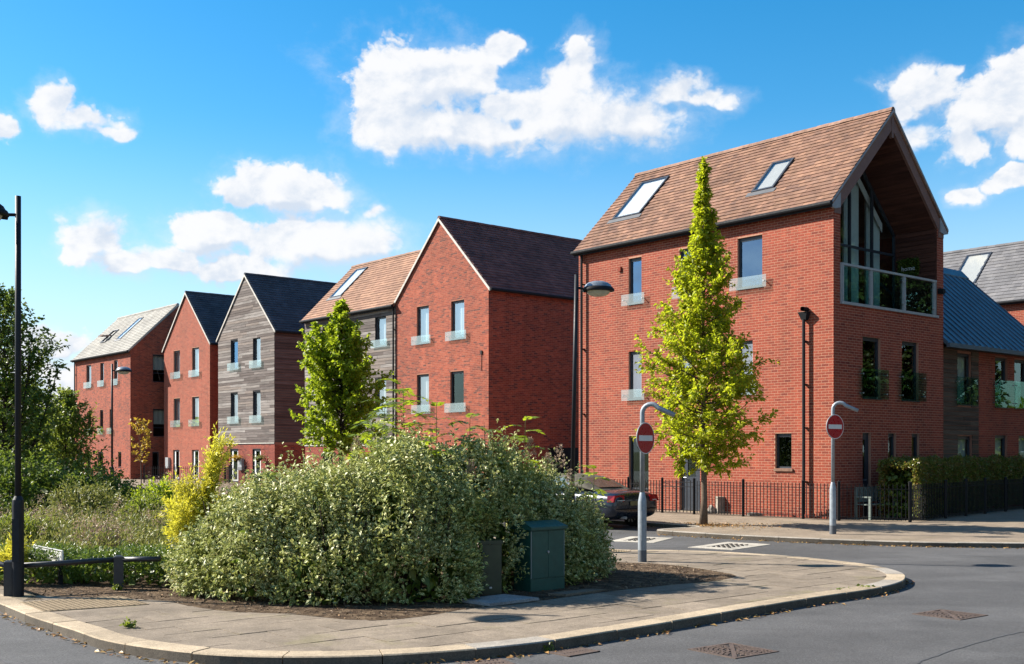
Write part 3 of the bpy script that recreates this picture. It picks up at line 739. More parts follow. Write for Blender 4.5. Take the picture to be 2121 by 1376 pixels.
def downpipe(H, x, y, z0, z1, r=.042):
    m = MB().tube([(x, y-.03, z1), (x, y-.03, z0)], r, 8)
    for k in range(4): m.box((x-.05, y-.03, z0+.8+k*(z1-z0-1)/3.4), (x+.05, y+.09, z0+.83+k*(z1-z0-1)/3.4))
    return obj('downpipe', m, 'gutter', H.root)
# ------------------------------------------------------------------ the corner house with the balcony
def gd(a0, a1, z0, ex=.22, lo=.06, hi=.30): return (a0-ex, a1+ex, z0-lo, z0+hi)
H = House('brick_house', 'large red brick corner house with brown tiled roof and recessed gable balcony', (2.28, 38.04), 10.05, 5.82)
F, S = H.front(), H.side()
fh = [(2.35,2.92,6.74,8.21),(4.52,5.08,6.74,8.21),(6.78,7.67,6.74,8.22),(2.35,2.92,3.65,5.19),(4.52,5.08,3.65,5.19),(6.78,7.33,3.65,5.2),(2.36,3.23,.12,2.45),(4.54,5.35,.12,2.46),(8.12,8.68,1.46,2.46)]
w_ = wall(H, F, 0, H.W, 0, 8.74, fh); bricks(w_, F, .08, 8.74, lambda z: (0, H.W), fh, 'brick', 300, (10.0, 4.2))
sh = [(1.41,2.32,3.45,5.18),(3.46,4.38,3.45,5.18),(1.41,1.83,.12,2.47),(2.73,3.14,1.46,2.47),(4.01,4.42,1.46,2.47)]
bh = (.32, 5.44, 6.02, 8.76, 0)
w_ = wall(H, S, 0, H.D, 0, 8.74, sh+[bh], reveal=.14); bricks(w_, S, .08, 8.74, lambda z: (-.004, H.D), sh+[bh], 'brick', 300, (.2, 4.2), side=True)
for h in fh[:3]: window(H, F, *h, guard=gd(h[0], h[1], h[2]), pane='pane_blue')
for h in fh[3:6]: window(H, F, *h, guard=gd(h[0], h[1], h[2]), blind=(0, 1))
window(H, F, *fh[6], sill=False, transom=.75, pane='pane_dark'); window(H, F, *fh[8], brick_sill=True, pane='pane_dark')
MAT['door'] = plain('slate_blue_door', (.030, .038, .052), .4)
def door(H, F, a0, a1, z0, z1, mat='door', glazed=True, gx=(.3, .7), gz=(.45, .92)):
    o = obj('door', bars(F, a0, a1, z0, z1, .07, -.15, -.08), 'frame', H.root)
    W_ = a1-a0; h = z1-z0; m = MB(); p, q = a0+.07, a1-.07; g0, g1, y0, y1 = a0+W_*gx[0], a0+W_*gx[1], z0+h*gz[0], z0+h*gz[1]
    for b in (((p,-.13,z0+.05),(g0,-.09,z1-.07)), ((g1,-.13,z0+.05),(q,-.09,z1-.07)), ((g0,-.13,z0+.05),(g1,-.09,y0)), ((g0,-.13,y1),(g1,-.09,z1-.07))): m.fbox(F, *b)
    obj('door_leaf', m, mat, o)
    obj('pane', MB().poly([F(g0,-.11,y0),F(g1,-.11,y0),F(g1,-.11,y1),F(g0,-.11,y1)]), 'pane_dark', o)
    obj('handle', MB().tube([F(a0+.13,-.09,z0+1.02),F(a0+.13,-.03,z0+1.02),F(a0+.24,-.03,z0+1.02)], .011, 6), 'steel', o)
    obj('step', MB().fbox(F, (a0-.05,-.02,z0-.06), (a1+.05,.12,z0-.005)), 'kerb', o)
    return o
door(H, F, *fh[7])
for h in sh[:2]: window(H, S, *h, guard=(h[0]-.24, h[1]+.24, 3.43, 4.27), gmat='guard_dark', pane='pane_dark', gdep=.11)
door(H, S, *sh[2], gx=(.35, .65)); window(H, S, *sh[3], pane='pane_dark'); window(H, S, *sh[4], pane='pane_dark')
backs(H, 8.74, 'x', 11.6, xr=6.3)
ZP = 8.93
def sl(y): return y  # slope plane: local y on a pitch of one
k2 = math.sqrt(2)
def tt(y, eave=.18, p=1.0): return (y+eave+.03)*math.sqrt(1+p*p)
sky1 = (.72, 2.0, tt(.90), tt(2.40)); sky2 = (6.72, 7.52, tt(.74), tt(1.80))
r_, pl = roof_x(H, ZP, 1.0, 'tile_brown', .185, .225, 300, (9.5, 2.5), ov=.06, holes=[sky1, sky2], verge='verge_grey')
def plane(pl): P0, A, B, N = pl; return (P0, A, B, N)
for sk, mt in ((sky1, 'blind'), (sky2, 'blind_dim')):
    X0 = pl[0].x; skylight(H, pl, sk[0]-X0, sk[1]-X0, sk[2], sk[3], mt)
downpipe(H, .26, -.09, .2, 8.68)
hop = MB().tube([(9.17,-.12,5.62),(9.17,-.12,.2)], .044, 8)
for z in (1.1, 2.6, 3.8, 5.0): hop.box((9.12,-.09,z), (9.22,.0,z+.025))
o = obj('downpipe', hop, 'gutter', H.root)
hb = MB(); hb.add([(9.02,-.20,5.82),(9.32,-.20,5.82),(9.32,.0,5.82),(9.02,.0,5.82),(9.10,-.13,5.60),(9.24,-.13,5.60),(9.24,0,5.60),(9.10,0,5.60)], [(0,1,2,3),(4,7,6,5),(0,4,5,1),(1,5,6,2),(2,6,7,3),(3,7,4,0)])
hb.tube([(9.20,-.24,5.90),(9.20,.02,5.90)], .062, 12, cap=False)
obj('hopper_head', hb, 'gutter', o)
obj('vent_box', MB().box((1.92,-.06,7.84), (2.03,.0,7.99)), 'brick', H.root)
# gable fascia, corbels and the recessed balcony
Wd, Dd = H.W, H.D; XI = Wd-1.42; CI = 8.36
for sgn in (0, 1):
    q = lambda y: Dd-y if sgn else y
    obj('fascia', MB().prism([(Wd-.06,q(.02),ZP-.15),(Wd-.06,q(Dd/2),ZP-.16+Dd/2),(Wd-.06,q(Dd/2),CI+Dd/2),(Wd-.06,q(.32),CI+.32),(Wd-.06,q(.32),CI+.1),(Wd-.06,q(.02),CI+.1)], (.085, 0, 0)), 'fascia', H.root, fixn=True)
    obj('corbel', MB().prism([(Wd-.02,q(-.17),ZP-.32),(Wd-.02,q(-.17),ZP-.20),(Wd-.02,q(.26),ZP+.16),(Wd-.02,q(.26),ZP-.30),(Wd-.02,q(.02),ZP-.36)], (.075, 0, 0)), 'verge_grey', H.root, fixn=True)
obj('post', MB().box((Wd-.06, Dd/2-.05, CI+Dd/2-.25), (Wd+.04, Dd/2+.05, ZP+Dd/2-.2)), 'fascia', H.root)
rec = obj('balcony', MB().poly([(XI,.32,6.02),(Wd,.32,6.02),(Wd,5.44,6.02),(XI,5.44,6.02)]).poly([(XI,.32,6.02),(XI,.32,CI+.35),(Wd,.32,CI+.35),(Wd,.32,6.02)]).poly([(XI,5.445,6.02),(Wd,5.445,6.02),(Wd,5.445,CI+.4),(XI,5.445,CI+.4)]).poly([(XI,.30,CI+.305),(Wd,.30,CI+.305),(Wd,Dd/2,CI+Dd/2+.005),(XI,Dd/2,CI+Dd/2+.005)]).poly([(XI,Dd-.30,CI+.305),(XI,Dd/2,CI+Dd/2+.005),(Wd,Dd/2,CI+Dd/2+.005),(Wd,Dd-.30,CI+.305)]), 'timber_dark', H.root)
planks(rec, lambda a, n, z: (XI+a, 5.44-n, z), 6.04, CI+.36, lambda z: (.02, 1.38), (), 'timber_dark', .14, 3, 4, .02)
for sgn in (0, 1):
    nb = 26
    for i in range(nb):
        y0, y1 = .33+(Dd/2-.33)*i/nb, .33+(Dd/2-.33)*(i+.94)/nb
        q = lambda y: Dd-y if sgn else y
        d = .012+random.uniform(0, .006)
        obj('plank', MB().prism([(XI+.01,q(y0),CI+y0-d),(XI+.01,q(y1),CI+y1-d),(XI+.01,q(y1),CI+y1-d+.012),(XI+.01,q(y0),CI+y0-d+.012)], (1.36, 0, 0)), 'timber_dark', rec, fixn=True)
gz = lambda y: CI-.03+min(y, Dd-y)
scr = MB(); ML = [.34, 1.65, 2.95, 4.15, 5.40]
for y in ML: scr.box((XI-.04, y-.035, 6.03), (XI+.04, y+.035, gz(y)))
scr.box((XI-.035, .34, 8.05), (XI+.035, 5.40, 8.12)); scr.box((XI-.035, .34, 6.03), (XI+.035, 5.40, 6.11))
for sgn in (0, 1):
    q = lambda y: Dd-y if sgn else y
    scr.prism([(XI-.04,q(.34),gz(.34)-.1),(XI-.04,q(.34),gz(.34)),(XI-.04,q(Dd/2),gz(Dd/2)),(XI-.04,q(Dd/2),gz(Dd/2)-.1)], (.08, 0, 0))
scr = obj('glazed_screen', scr, 'frame', H.root, fixn=True)
for a, b in zip(ML, ML[1:]):
    obj('pane', MB().poly([(XI,a,6.1),(XI,b,6.1),(XI,b,8.06),(XI,a,8.06)]), 'pane_dark', scr)
    top = [(XI,b,gz(b))] + ([(XI,Dd/2,gz(Dd/2))] if a < Dd/2 < b else []) + [(XI,a,gz(a))]
    obj('pane', MB().poly([(XI,a,8.1),(XI,b,8.1)]+top), 'pane_dark', scr)
for a, b in ((.42, 1.1), (2.99, 3.78), (4.20, 4.95)):
    m = MB(); n = 14
    for i in range(n):
        p, q2 = a+(b-a)*i/n, a+(b-a)*(i+1)/n; d = .09 if i % 2 else 0
        m.poly([(XI-.22-d,p,6.1),(XI-.22-(.09-d),q2,6.1),(XI-.22-(.09-d),q2,gz(q2)-.12),(XI-.22-d,p,gz(p)-.12)])
    obj('curtain', m, 'curtain', scr)
obj('pelmet', MB().prism([(XI-.16,Dd/2,gz(Dd/2)-.16),(XI-.16,4.95,gz(4.95)-.16),(XI-.16,4.95,gz(4.95)-.42),(XI-.16,Dd/2,gz(Dd/2)-.42)], (.03, 0, 0)), 'blind', scr, fixn=True)
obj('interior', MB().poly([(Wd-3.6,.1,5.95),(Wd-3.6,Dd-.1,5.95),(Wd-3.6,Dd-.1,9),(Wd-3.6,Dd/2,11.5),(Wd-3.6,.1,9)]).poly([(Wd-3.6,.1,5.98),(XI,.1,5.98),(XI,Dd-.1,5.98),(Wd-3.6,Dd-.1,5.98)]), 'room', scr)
rail = obj('balcony_rail', MB().box((Wd-.03,.30,7.07), (Wd+.06,5.34,7.13)).box((Wd-.03,.30,6.0), (Wd+.06,5.46,6.075)), 'alu', H.root)
PY = [.36, 1.80, 3.54, 5.26]
for y in PY:
    obj('post', MB().box((Wd-.02,y-.06,6.07), (Wd+.05,y-.012,7.07)).box((Wd-.02,y+.012,6.07), (Wd+.05,y+.06,7.07)), 'alu', rail)
for a, b in zip(PY, PY[1:]):
    obj('glass_panel', MB().box((Wd-.012,a+.08,6.11), (Wd-.002,b-.08,7.05)), 'guard_dark', rail)
    for z in (6.25, 6.9):
        obj('clamp', MB().box((Wd+.02,b-.12,z), (Wd+.05,b-.05,z+.05)), 'steel', rail)
obj('wall_light', MB().box((Wd,5.47,6.74), (Wd+.12,5.68,6.90)).box((Wd+.12,5.50,6.76), (Wd+.16,5.66,6.88)), 'iron', H.root)

# ------------------------------------------------------------------ houses along the street, right to left
H5 = House('brick_house', 'red brick house with maroon roof and plain gable beside the grey boarded house', (-5.31, 50.95), 6.74, 10.0)
F, S = H5.front(), H5.side(); p5 = .97; z5 = 8.83
fh = [(1.65,2.56,6.75,8.38),(4.18,5.10,6.75,8.37),(1.65,2.56,3.68,5.36),(4.13,5.07,3.68,5.36),(1.5,2.5,.12,2.2),(4.2,5.1,.12,2.2)]
gab = lambda H, zp, p: [[(0, 8.70), (H.W, 8.70), (H.W, zp-.06), (H.W/2, zp+p*H.W/2-.06), (0, zp-.06)]]
def gsr(H, zp, p): return lambda z: (0, H.W) if z < zp-.05 else (((z-zp+.06)/p+.01, H.W-(z-zp+.06)/p-.01) if z < zp+p*H.W/2-.2 else None)
w_ = wall(H5, F, 0, H5.W, 0, 8.70, fh, gab(H5, z5, p5), 'mortar2'); bricks(w_, F, .08, 12.1, gsr(H5, z5, p5), fh, 'brick_dark', 300, (4.6, 7.4))
w_ = wall(H5, S, 0, H5.D, 0, 8.74, (), None, 'mortar2'); bricks(w_, S, .08, 8.7, lambda z: (-.004, H5.D), (), 'brick_dark', 0, side=True)
for i, h in enumerate(fh[:4]): window(H5, F, *h, guard=gd(h[0], h[1], h[2], .27, .07, .32), blind=((0, 1), (.12, 1), (.3, 1), None)[i], pane='pane' if i < 3 else 'pane_dark')
for h in fh[4:]: door(H5, F, *h)
backs(H5, 8.7, 'y', 12.0); roof_y(H5, z5, p5, 'tile_maroon', .2, .29, 150, (.5, 2), ridge='tile_maroon')
obj('alarm_cable', MB().box((6.24,-.05,5.98), (6.34,.0,6.12)).tube([(6.29,-.02,6.0),(6.28,-.02,5.3)], .012, 5), 'iron', H5.root)
obj('gate', MB().box((H5.W+.15,3.2,.1), (H5.W+2.2,3.26,2.1)), 'gutter', H5.root)

H4 = House('timber_house', 'grey timber clad house with brown tiled roof and one long skylight', (-10.63, 57.25), 8.25, 5.8)
F = H4.front(); cols = ((1.78, 2.7), (4.2, 5.1), (6.55, 7.46))
fh = [(a, b, z0, z1) for z0, z1 in ((6.85, 8.23), (3.68, 5.33)) for a, b in cols] + [(a, b, .12, 2.05) for a, b in cols]
w_ = wall(H4, F, 0, H4.W, 0, 8.7, fh, None, 'room'); planks(w_, F, 2.27, 8.66, lambda z: (0, H4.W-.02), fh, 'timber', .15)
obj('flashing', MB().fbox(F, (0,-.0,2.215), (H4.W,.045,2.262)), 'verge', H4.root)
bricks(w_, F, .08, 2.2, lambda z: (0, H4.W), fh, 'brick')
for i, h in enumerate(fh[:6]): window(H4, F, *h, guard=gd(h[0], h[1], h[2], .22), blind=((.5, 1), (0, 1), (.2, 1), (0, 1), (.35, 1), (0, 1))[i])
for h in fh[6:]: window(H4, F, *h, sill=False, pane='pane_dark')
backs(H4, 8.7, 'x', 11.5)
sk = (.82, 1.92, tt(.96), tt(2.6))
r_, pl = roof_x(H4, 8.83, 1.0, 'tile_orange', .21, .30, 0, (6, 2), holes=[sk], x1=H4.W, vside=False)
skylight(H4, pl, sk[0]-pl[0].x, sk[1]-pl[0].x, sk[2], sk[3], 'blind')
downpipe(H4, H4.W-.08, -.07, .2, 8.6)

H3 = House('timber_house', 'gabled house boarded in weathered grey timber above a brick ground floor', (-17.82, 67.64), 7.06, 9.0)
F, S = H3.front(), H3.side(); z3 = 8.87
fh = [(1.68,2.6,6.82,8.53),(4.5,5.42,6.8,8.5),(1.68,2.6,3.65,5.4),(4.5,5.42,3.65,5.38),(1.55,2.6,.12,2.06),(4.42,5.42,.12,2.06)]
w_ = wall(H3, F, 0, H3.W, 0, 8.70, fh, gab(H3, z3, .97), 'room'); g = gsr(H3, z3, .97)
planks(w_, F, 2.45, 12.2, lambda z: g(z), fh, 'timber', .15); bricks(w_, F, .08, 2.38, lambda z: (0, H3.W), fh, 'brick')
obj('flashing', MB().fbox(F, (0,-.0,2.39), (H3.W,.045,2.44)), 'verge', H3.root)
w_ = wall(H3, S, 0, H3.D, 0, 8.74, (), None, 'mortar2')
bricks(w_, S, .08, 2.38, lambda z: (0, H3.D), (), 'brick_dark', 0, side=True); bricks(w_, S, 2.4, 8.7, lambda z: (2.0, H3.D), (), 'brick_dark', 0, side=True)
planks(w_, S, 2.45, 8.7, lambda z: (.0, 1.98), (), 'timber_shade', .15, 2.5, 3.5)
for i, h in enumerate(fh[:4]): window(H3, F, *h, guard=gd(h[0], h[1], h[2], .28, .07, .36), blind=(None, (0, 1), (0, 1), (.1, 1))[i], pane='pane_blue' if i == 0 else 'pane')
for h in fh[4:]: door(H3, F, *h, mat='white', gx=(.25, .75), gz=(.08, .95))
backs(H3, 8.7, 'y', 12.1); roof_y(H3, z3, .97, 'tile_slate', .22, .32, ridge='tile_slate')
obj('meter_box', MB().fbox(F, (2.85,0,.85), (3.35,.16,1.55)), 'alu', H3.root)
obj('lantern', MB().fbox(F, (1.12,0,1.45), (1.22,.14,1.72)).tube([F(1.17,.0,1.5), F(1.17,.22,1.55)], .03, 6), 'iron', H3.root)

H2 = House('brick_house', 'narrow red brick gabled house with dark slate roof, third from the left end', (-22.94, 73.45), 6.88, 9.0)
H2.root['label'] = 'narrow red brick gabled house with dark slate roof beside the grey boarded gable'
F, S = H2.front(), H2.side(); z2 = 8.75
fh = [(1.52,2.5,6.7,8.45),(4.32,5.33,6.68,8.45),(1.52,2.5,3.58,5.37),(4.32,5.33,3.58,5.37),(1.42,2.42,.12,2.05),(4.3,5.3,.12,2.05)]
w_ = wall(H2, F, 0, H2.W, 0, 8.70, fh, gab(H2, z2, .97), 'mortar'); bricks(w_, F, .08, 12.0, gsr(H2, z2, .97), fh, 'brick')
w_ = wall(H2, S, 0, H2.D, 0, 8.7, (), None, 'mortar2'); bricks(w_, S, .08, 8.68, lambda z: (0, 4), (), 'brick', 0, side=True)
for h in fh[:4]: window(H2, F, *h, guard=gd(h[0], h[1], h[2], .28, .07, .36), blind=(0, 1))
for h in fh[4:]: door(H2, F, *h, mat='white', gx=(.25, .75), gz=(.08, .95))
backs(H2, 8.7, 'y', 11.9); roof_y(H2, z2, .97, 'tile_slate', .22, .32, ridge='tile_slate')
obj('meter_box', MB().fbox(F, (.55,0,.85), (1.0,.16,1.55)), 'alu', H2.root)

H1 = House('brick_house', 'red brick house with pale grey tiled roof at the far end of the row', (-32.1, 81.78), 10.65, 6.5)
F, S = H1.front(), H1.side()
fh = [(2.41,3.39,6.52,8.11),(5.14,5.83,6.52,8.13),(7.72,8.39,6.5,8.14),(2.69,3.34,3.19,4.84),(5.09,5.7,3.19,4.84),(6.92,7.4,3.2,4.84),(2.37,3.29,.12,1.92),(4.72,5.7,.12,1.92),(8.48,9.03,.88,1.92)]
sh = [(1.52,2.9,6.6,8.45),(1.54,2.9,2.94,4.8),(1.49,1.96,.3,1.92)]
w_ = wall(H1, F, 0, H1.W, 0, 8.64, fh, None, 'mortar2'); bricks(w_, F, .08, 8.62, lambda z: (0, H1.W), fh, 'brick_dark')
w_ = wall(H1, S, 0, H1.D, 0, 8.70, sh, [[(0, 8.70), (H1.D, 8.70), (H1.D/2, 8.7+.97*H1.D/2)]], 'mortar2')
bricks(w_, S, .08, 11.7, lambda z: (0, H1.D) if z < 8.7 else ((z-8.68)/.97, H1.D-(z-8.68)/.97), sh, 'brick_dark', 0, side=True)
for i, h in enumerate(fh[:6]): window(H1, F, *h, guard=gd(h[0], h[1], h[2], .26, .07, .36), blind=(0, 1) if i < 3 else None, pane='pane' if i < 3 else 'pane_dark')
for h in fh[6:]: window(H1, F, *h, pane='pane_dark', sill=h[2] > .5)
for h in sh[:2]: window(H1, S, *h, pane='pane_dark', blind=(.45, 1), bmat='blind_dim', transom=h[2]+.6, sill=False)
window(H1, S, *sh[2], pane='pane_dark', sill=False)
backs(H1, 8.6, 'x', 11.6)
tp = lambda y: tt(y, .18, .97)
sk = (5.5, 6.35, tp(1.0), tp(2.66)); so = (2.55, 3.6, tp(.95), tp(1.95))
r_, pl = roof_x(H1, 8.8, .97, 'tile_grey', .21, .30, 0, (8, 2), holes=[sk, so], ridge='tile_grey')
skylight(H1, pl, sk[0]-pl[0].x, sk[1]-pl[0].x, sk[2], sk[3], 'blind', wb=.05)
P0, A, B, N = pl; X0 = P0.x
so_o = obj('skylight', bars(lambda a, n, t: tuple(P0+A*(a-X0)+B*t+N*n), so[0], so[1], so[2], so[3], .08, .0, .09), 'frame', H1.root)
tm = (so[2]+so[3])/2; ca, sa_ = math.cos(.75), math.sin(.75); B2 = B*ca-N*sa_; N2 = N*ca+B*sa_; PC = P0+B*tm+N*.08
Fs = lambda a, n, t: tuple(PC+A*(a-X0)+B2*(t-tm)+N2*n)
sash = obj('sash', bars(Fs, so[0]+.06, so[1]-.06, so[2]+.06, so[3]-.06, .09, -.03, .03), 'fascia', so_o)
obj('pane', MB().poly([Fs(a, .0, t) for a, t in ((so[0]+.1,so[2]+.1),(so[1]-.1,so[2]+.1),(so[1]-.1,so[3]-.1),(so[0]+.1,so[3]-.1))]), 'skypane', so_o)
downpipe(H1, .25, -.07, .2, 8.6)
obj('hopper_head', MB().box((.22,-.35,5.0), (.5,-.05,5.3)).tube([(.36,-.1,5.1),(.36,-.45,5.35)], .07, 8), 'gutter', H1.root)

HG = House('brick_house', 'red brick house with grey tiled roof behind the blue metal roof', (18.13, 54.39), 8.0, 5.8)
F = HG.front(); w_ = wall(HG, F, 0, HG.W, 0, 8.66, ()); bricks(w_, F, 3.0, 8.64, lambda z: (0, HG.W), (), 'brick')
S = HG.side(); wall(HG, S, 0, HG.D, 0, 8.7, (), [[(0, 8.7), (HG.D, 8.7), (HG.D/2, 8.7+HG.D/2)]])
backs(HG, 8.6, 'x', 11.6)
sk = (2.95, 4.2, tt(.92), tt(2.55))
r_, pl = roof_x(HG, 8.82, 1.0, 'tile_mid', .24, .33, 200, (3.5, 1.5), holes=[sk], ridge='tile_mid')
skylight(HG, pl, sk[0]-pl[0].x, sk[1]-pl[0].x, sk[2], sk[3], 'blind_dim')

# ------------------------------------------------------------------ the low wing with the standing seam roof
wing = thing('low_wing', 'low brick and dark timber wing with blue grey standing seam metal roof', 'building', (13.215, 34.116, 0), RZ)
class _W: root = wing; W = 0; D = 7.5
F = lambda a, n, z: (n-.25, a, z)
wh = [(1.28,2.17,3.44,5.06),(3.77,4.63,3.42,5.06),(5.12,6.03,3.42,5.06),(1.31,2.23,.12,2.43),(3.77,4.6,.9,2.48),(5.43,6.31,.9,2.49)]
w_ = wall(_W, F, .0, 7.5, 0, 5.3, wh, None, 'mortar2')
bricks(w_, F, .08, 5.28, lambda z: (2.66, 7.5), wh, 'brick', 0, side=True); planks(w_, F, .1, 5.28, lambda z: (.02, 2.64), wh, 'timber_wing', .15, 1.2, 2.6)
for h in wh[:3]: window(_W, F, *h, guard=(h[0]-.2, h[1]+.25, h[2]-.02, 4.3), gmat='guard_dark', pane='pane_dark', blind=(0, 1) if h[0] < 2 else None, bmat='blind_dim')
for h in wh[3:]: window(_W, F, *h, pane='pane_dark', blind=(0, 1), bmat='blind_dim')
zr = lambda x: 5.28 + (.12-x)*.93
XR = -3.45
rf = obj('roof', MB().prism([(.12,0,zr(.12)),(XR,0,zr(XR)),(2*XR-.12,0,zr(.12)),(2*XR-.12,0,zr(.12)-.1),(XR,0,zr(XR)-.14),(.12,0,zr(.12)-.1)], (0, 7.6, 0)), 'zinc', wing, fixn=True)
n = 18
for i in range(n+1):
    y = .03+i*7.54/n
    obj('seam', MB().prism([(.12,y-.012,zr(.12)),(XR,y-.012,zr(XR)),(XR,y-.012,zr(XR)+.045),(.12,y-.012,zr(.12)+.045)], (0, .024, 0)), 'zinc', rf, fixn=True)
obj('ridge_cap', MB().prism([(XR+.28,0,zr(XR+.28)+.05),(XR,0,zr(XR)+.09),(XR-.28,0,zr(XR+.28)+.05),(XR-.28,0,zr(XR+.28)-.02),(XR+.28,0,zr(XR+.28)-.02)], (0, 7.66, 0)), 'zinc', rf, fixn=True)
obj('gutter', MB().box((.10,0,zr(.12)-.14), (.21,7.6,zr(.12)-.01)), 'zinc', wing)
obj('soffit', MB().poly([(.12,0,zr(.12)-.12),(.12,7.6,zr(.12)-.12),(-.25,7.6,zr(.12)-.12),(-.25,0,zr(.12)-.12)]), 'timber_wing', wing)
obj('wall', MB().poly([(2*XR,0,0),(2*XR,7.5,0),(2*XR,7.5,5.2),(2*XR,0,5.2)]).poly([(-.25,7.5,0),(2*XR,7.5,0),(2*XR,7.5,5.2),(XR,7.5,8.5),(-.25,7.5,5.2)]).poly([(-1.6,.05,0),(-1.6,7.5,0),(-1.6,7.5,5.2),(-1.6,.05,5.2)]), 'room', wing)
# ------------------------------------------------------------------ foliage
def unit(a): return a/np.maximum(np.linalg.norm(a, axis=-1, keepdims=True), 1e-9)
def leaves(name, P, Dv, L, Wd, mat, parent=None, Nv=None, fold=.22, droop=.12, kind=None):
    P = np.asarray(P, float); n = len(P); Dv = unit(np.asarray(Dv, float))
    if Nv is None: Nv = rng.normal(size=(n, 3))*.8+np.array((-.25, -.1, 1.2))
    Sd = unit(np.cross(Dv, Nv)); Nn = np.cross(Sd, Dv)
    L = np.broadcast_to(L, n)[:, None]; Wd = np.broadcast_to(Wd, n)[:, None]
    mid = P+Dv*L*.48
    A = mid+Sd*Wd*.5+Nn*Wd*fold; B = mid-Sd*Wd*.5+Nn*Wd*fold; T = P+Dv*L-np.array((0, 0, 1))*L*droop
    V = np.stack([P, A, T, B], 1).reshape(-1, 3)
    F = (np.array([(0, 1, 2), (0, 2, 3)])[None]+(np.arange(n)*4)[:, None, None]).reshape(-1, 3)
    o = obj(name, np_mesh(name, V, F, np.tile(np.array((0., 1., 0., 1.)), n), True), mat, parent)
    if kind: o['kind'] = kind
    return o
def twig_leaves(T0, T1, per, spread=.55, jit=.02):
    """points and directions for leaves set along twigs T0->T1 (arrays)"""
    T0 = np.asarray(T0); T1 = np.asarray(T1); m = len(T0); ax = unit(T1-T0)
    u = (np.arange(per)+rng.uniform(0, 1, (m, per)))/per
    P = (T0[:, None]+(T1-T0)[:, None]*u[..., None]).reshape(-1, 3); A = np.repeat(ax, per, 0)
    R = unit(np.cross(A, rng.normal(size=A.shape))); f = rng.uniform(.35, 1, (len(A), 1))
    D = unit(A*(1-spread*f)+R*spread*1.3*f)
    return P+rng.normal(0, jit, P.shape), D
def lumps(B, n, rlo=.8, rhi=1.05, zmin=.1, noise=.10, inner=.82):
    """points over a union of ellipsoids (cx,cy,cz,rx,ry,rz) with outward directions"""
    B = np.array(B, float); w = B[:, 3]*B[:, 4]+B[:, 4]*B[:, 5]+B[:, 3]*B[:, 5]; w = w/w.sum(); out = []; dirs = []; tot = 0
    while tot < n:
        k = rng.choice(len(B), n, p=w); d = unit(rng.normal(size=(n, 3)))
        ph = B[k, 0]*3.1
        f = 1+noise*(np.sin(d[:, 0]*7+ph)+np.sin(d[:, 1]*8+ph*1.7)+np.sin(d[:, 2]*9+ph*.6))*.6+noise*.5*np.sin(d[:, 0]*19+d[:, 2]*17+ph)
        r = rng.uniform(rlo, rhi, n)*f
        p = B[k, :3]+d*B[k, 3:]*r[:, None]
        ok = p[:, 2] > zmin
        for j in range(len(B)):
            q = np.linalg.norm((p-B[j, :3])/B[j, 3:], axis=1); ok &= ~((q < inner) & (k != j))
        out.append(p[ok]); dirs.append(unit(d[ok]/B[k[ok], 3:])); tot += ok.sum()
    return np.concatenate(out)[:n], np.concatenate(dirs)[:n]

MAT['lf_vari'] = leafmat('variegated_leaf', [(.10,.135,.03), (.13,.165,.035), (.105,.145,.045), (.155,.185,.03), (.22,.23,.035), (.19,.15,.06)], trans=(.40,.45,.12), tf=.25, rim=(.66,.635,.33), rough=.45, namt=.25)
MAT['lf_horn'] = leafmat('yellow_green_leaf', [(.17,.22,.012), (.25,.275,.013), (.12,.17,.014), (.32,.31,.015), (.20,.245,.013), (.38,.30,.02), (.14,.19,.013)], trans=(.75,.85,.03), tf=.48)
MAT['lf_maple'] = leafmat('mid_green_leaf', [(.15,.22,.014), (.19,.25,.016), (.12,.19,.014), (.24,.28,.017), (.28,.29,.02)], trans=(.55,.68,.03), tf=.45)
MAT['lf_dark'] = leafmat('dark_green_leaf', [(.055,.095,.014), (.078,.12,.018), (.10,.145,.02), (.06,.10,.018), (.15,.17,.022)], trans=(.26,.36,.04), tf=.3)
MAT['lf_shade'] = leafmat('deep_green_leaf', [(.035,.06,.014), (.045,.07,.016), (.06,.085,.018)], trans=(.1,.14,.02), tf=.15)
MAT['lf_bright'] = leafmat('bright_green_leaf', [(.08,.12,.018), (.11,.145,.022), (.065,.10,.018), (.14,.16,.025)], trans=(.4,.48,.05), tf=.38)
MAT['lf_gold'] = leafmat('golden_leaf', [(.56,.52,.05), (.62,.57,.06), (.46,.45,.045), (.52,.48,.09), (.36,.39,.05)], trans=(.8,.72,.06), tf=.4)
MAT['lf_orange'] = leafmat('orange_leaf', [(.30,.19,.02), (.36,.24,.025), (.24,.17,.02)], trans=(.6,.4,.04), tf=.4)
MAT['lf_hedge'] = leafmat('low_hedge_leaf', [(.055,.10,.02), (.075,.125,.022), (.095,.15,.024), (.065,.11,.03)], trans=(.28,.38,.05), tf=.25, rough=.3)
MAT['lf_red'] = leafmat('red_tipped_leaf', [(.065,.105,.02), (.09,.135,.022), (.16,.07,.03), (.13,.16,.025), (.21,.10,.04), (.08,.12,.02), (.10,.15,.022)], trans=(.45,.46,.06), tf=.32, rough=.3)
MAT['lf_olive'] = leafmat('olive_stem_leaf', [(.12,.145,.024), (.16,.175,.026), (.09,.125,.022), (.21,.195,.045), (.14,.16,.024), (.075,.115,.02)], trans=(.36,.36,.1), tf=.3)
MAT['lf_tan'] = leafmat('dry_plume', [(.34,.23,.16), (.42,.30,.21), (.30,.19,.13), (.38,.26,.19)], trans=(.5,.38,.26), tf=.3)
MAT['lf_fallen'] = leafmat('fallen_leaf', [(.26,.13,.045), (.33,.19,.06), (.18,.085,.035), (.38,.25,.08), (.22,.11,.06)], trans=(.4,.25,.08), tf=.1)
MAT['bark'] = plain('grey_brown_bark', (.155,.115,.085), .9, spec=.1, nscale=14, namt=.3, bump=.6)
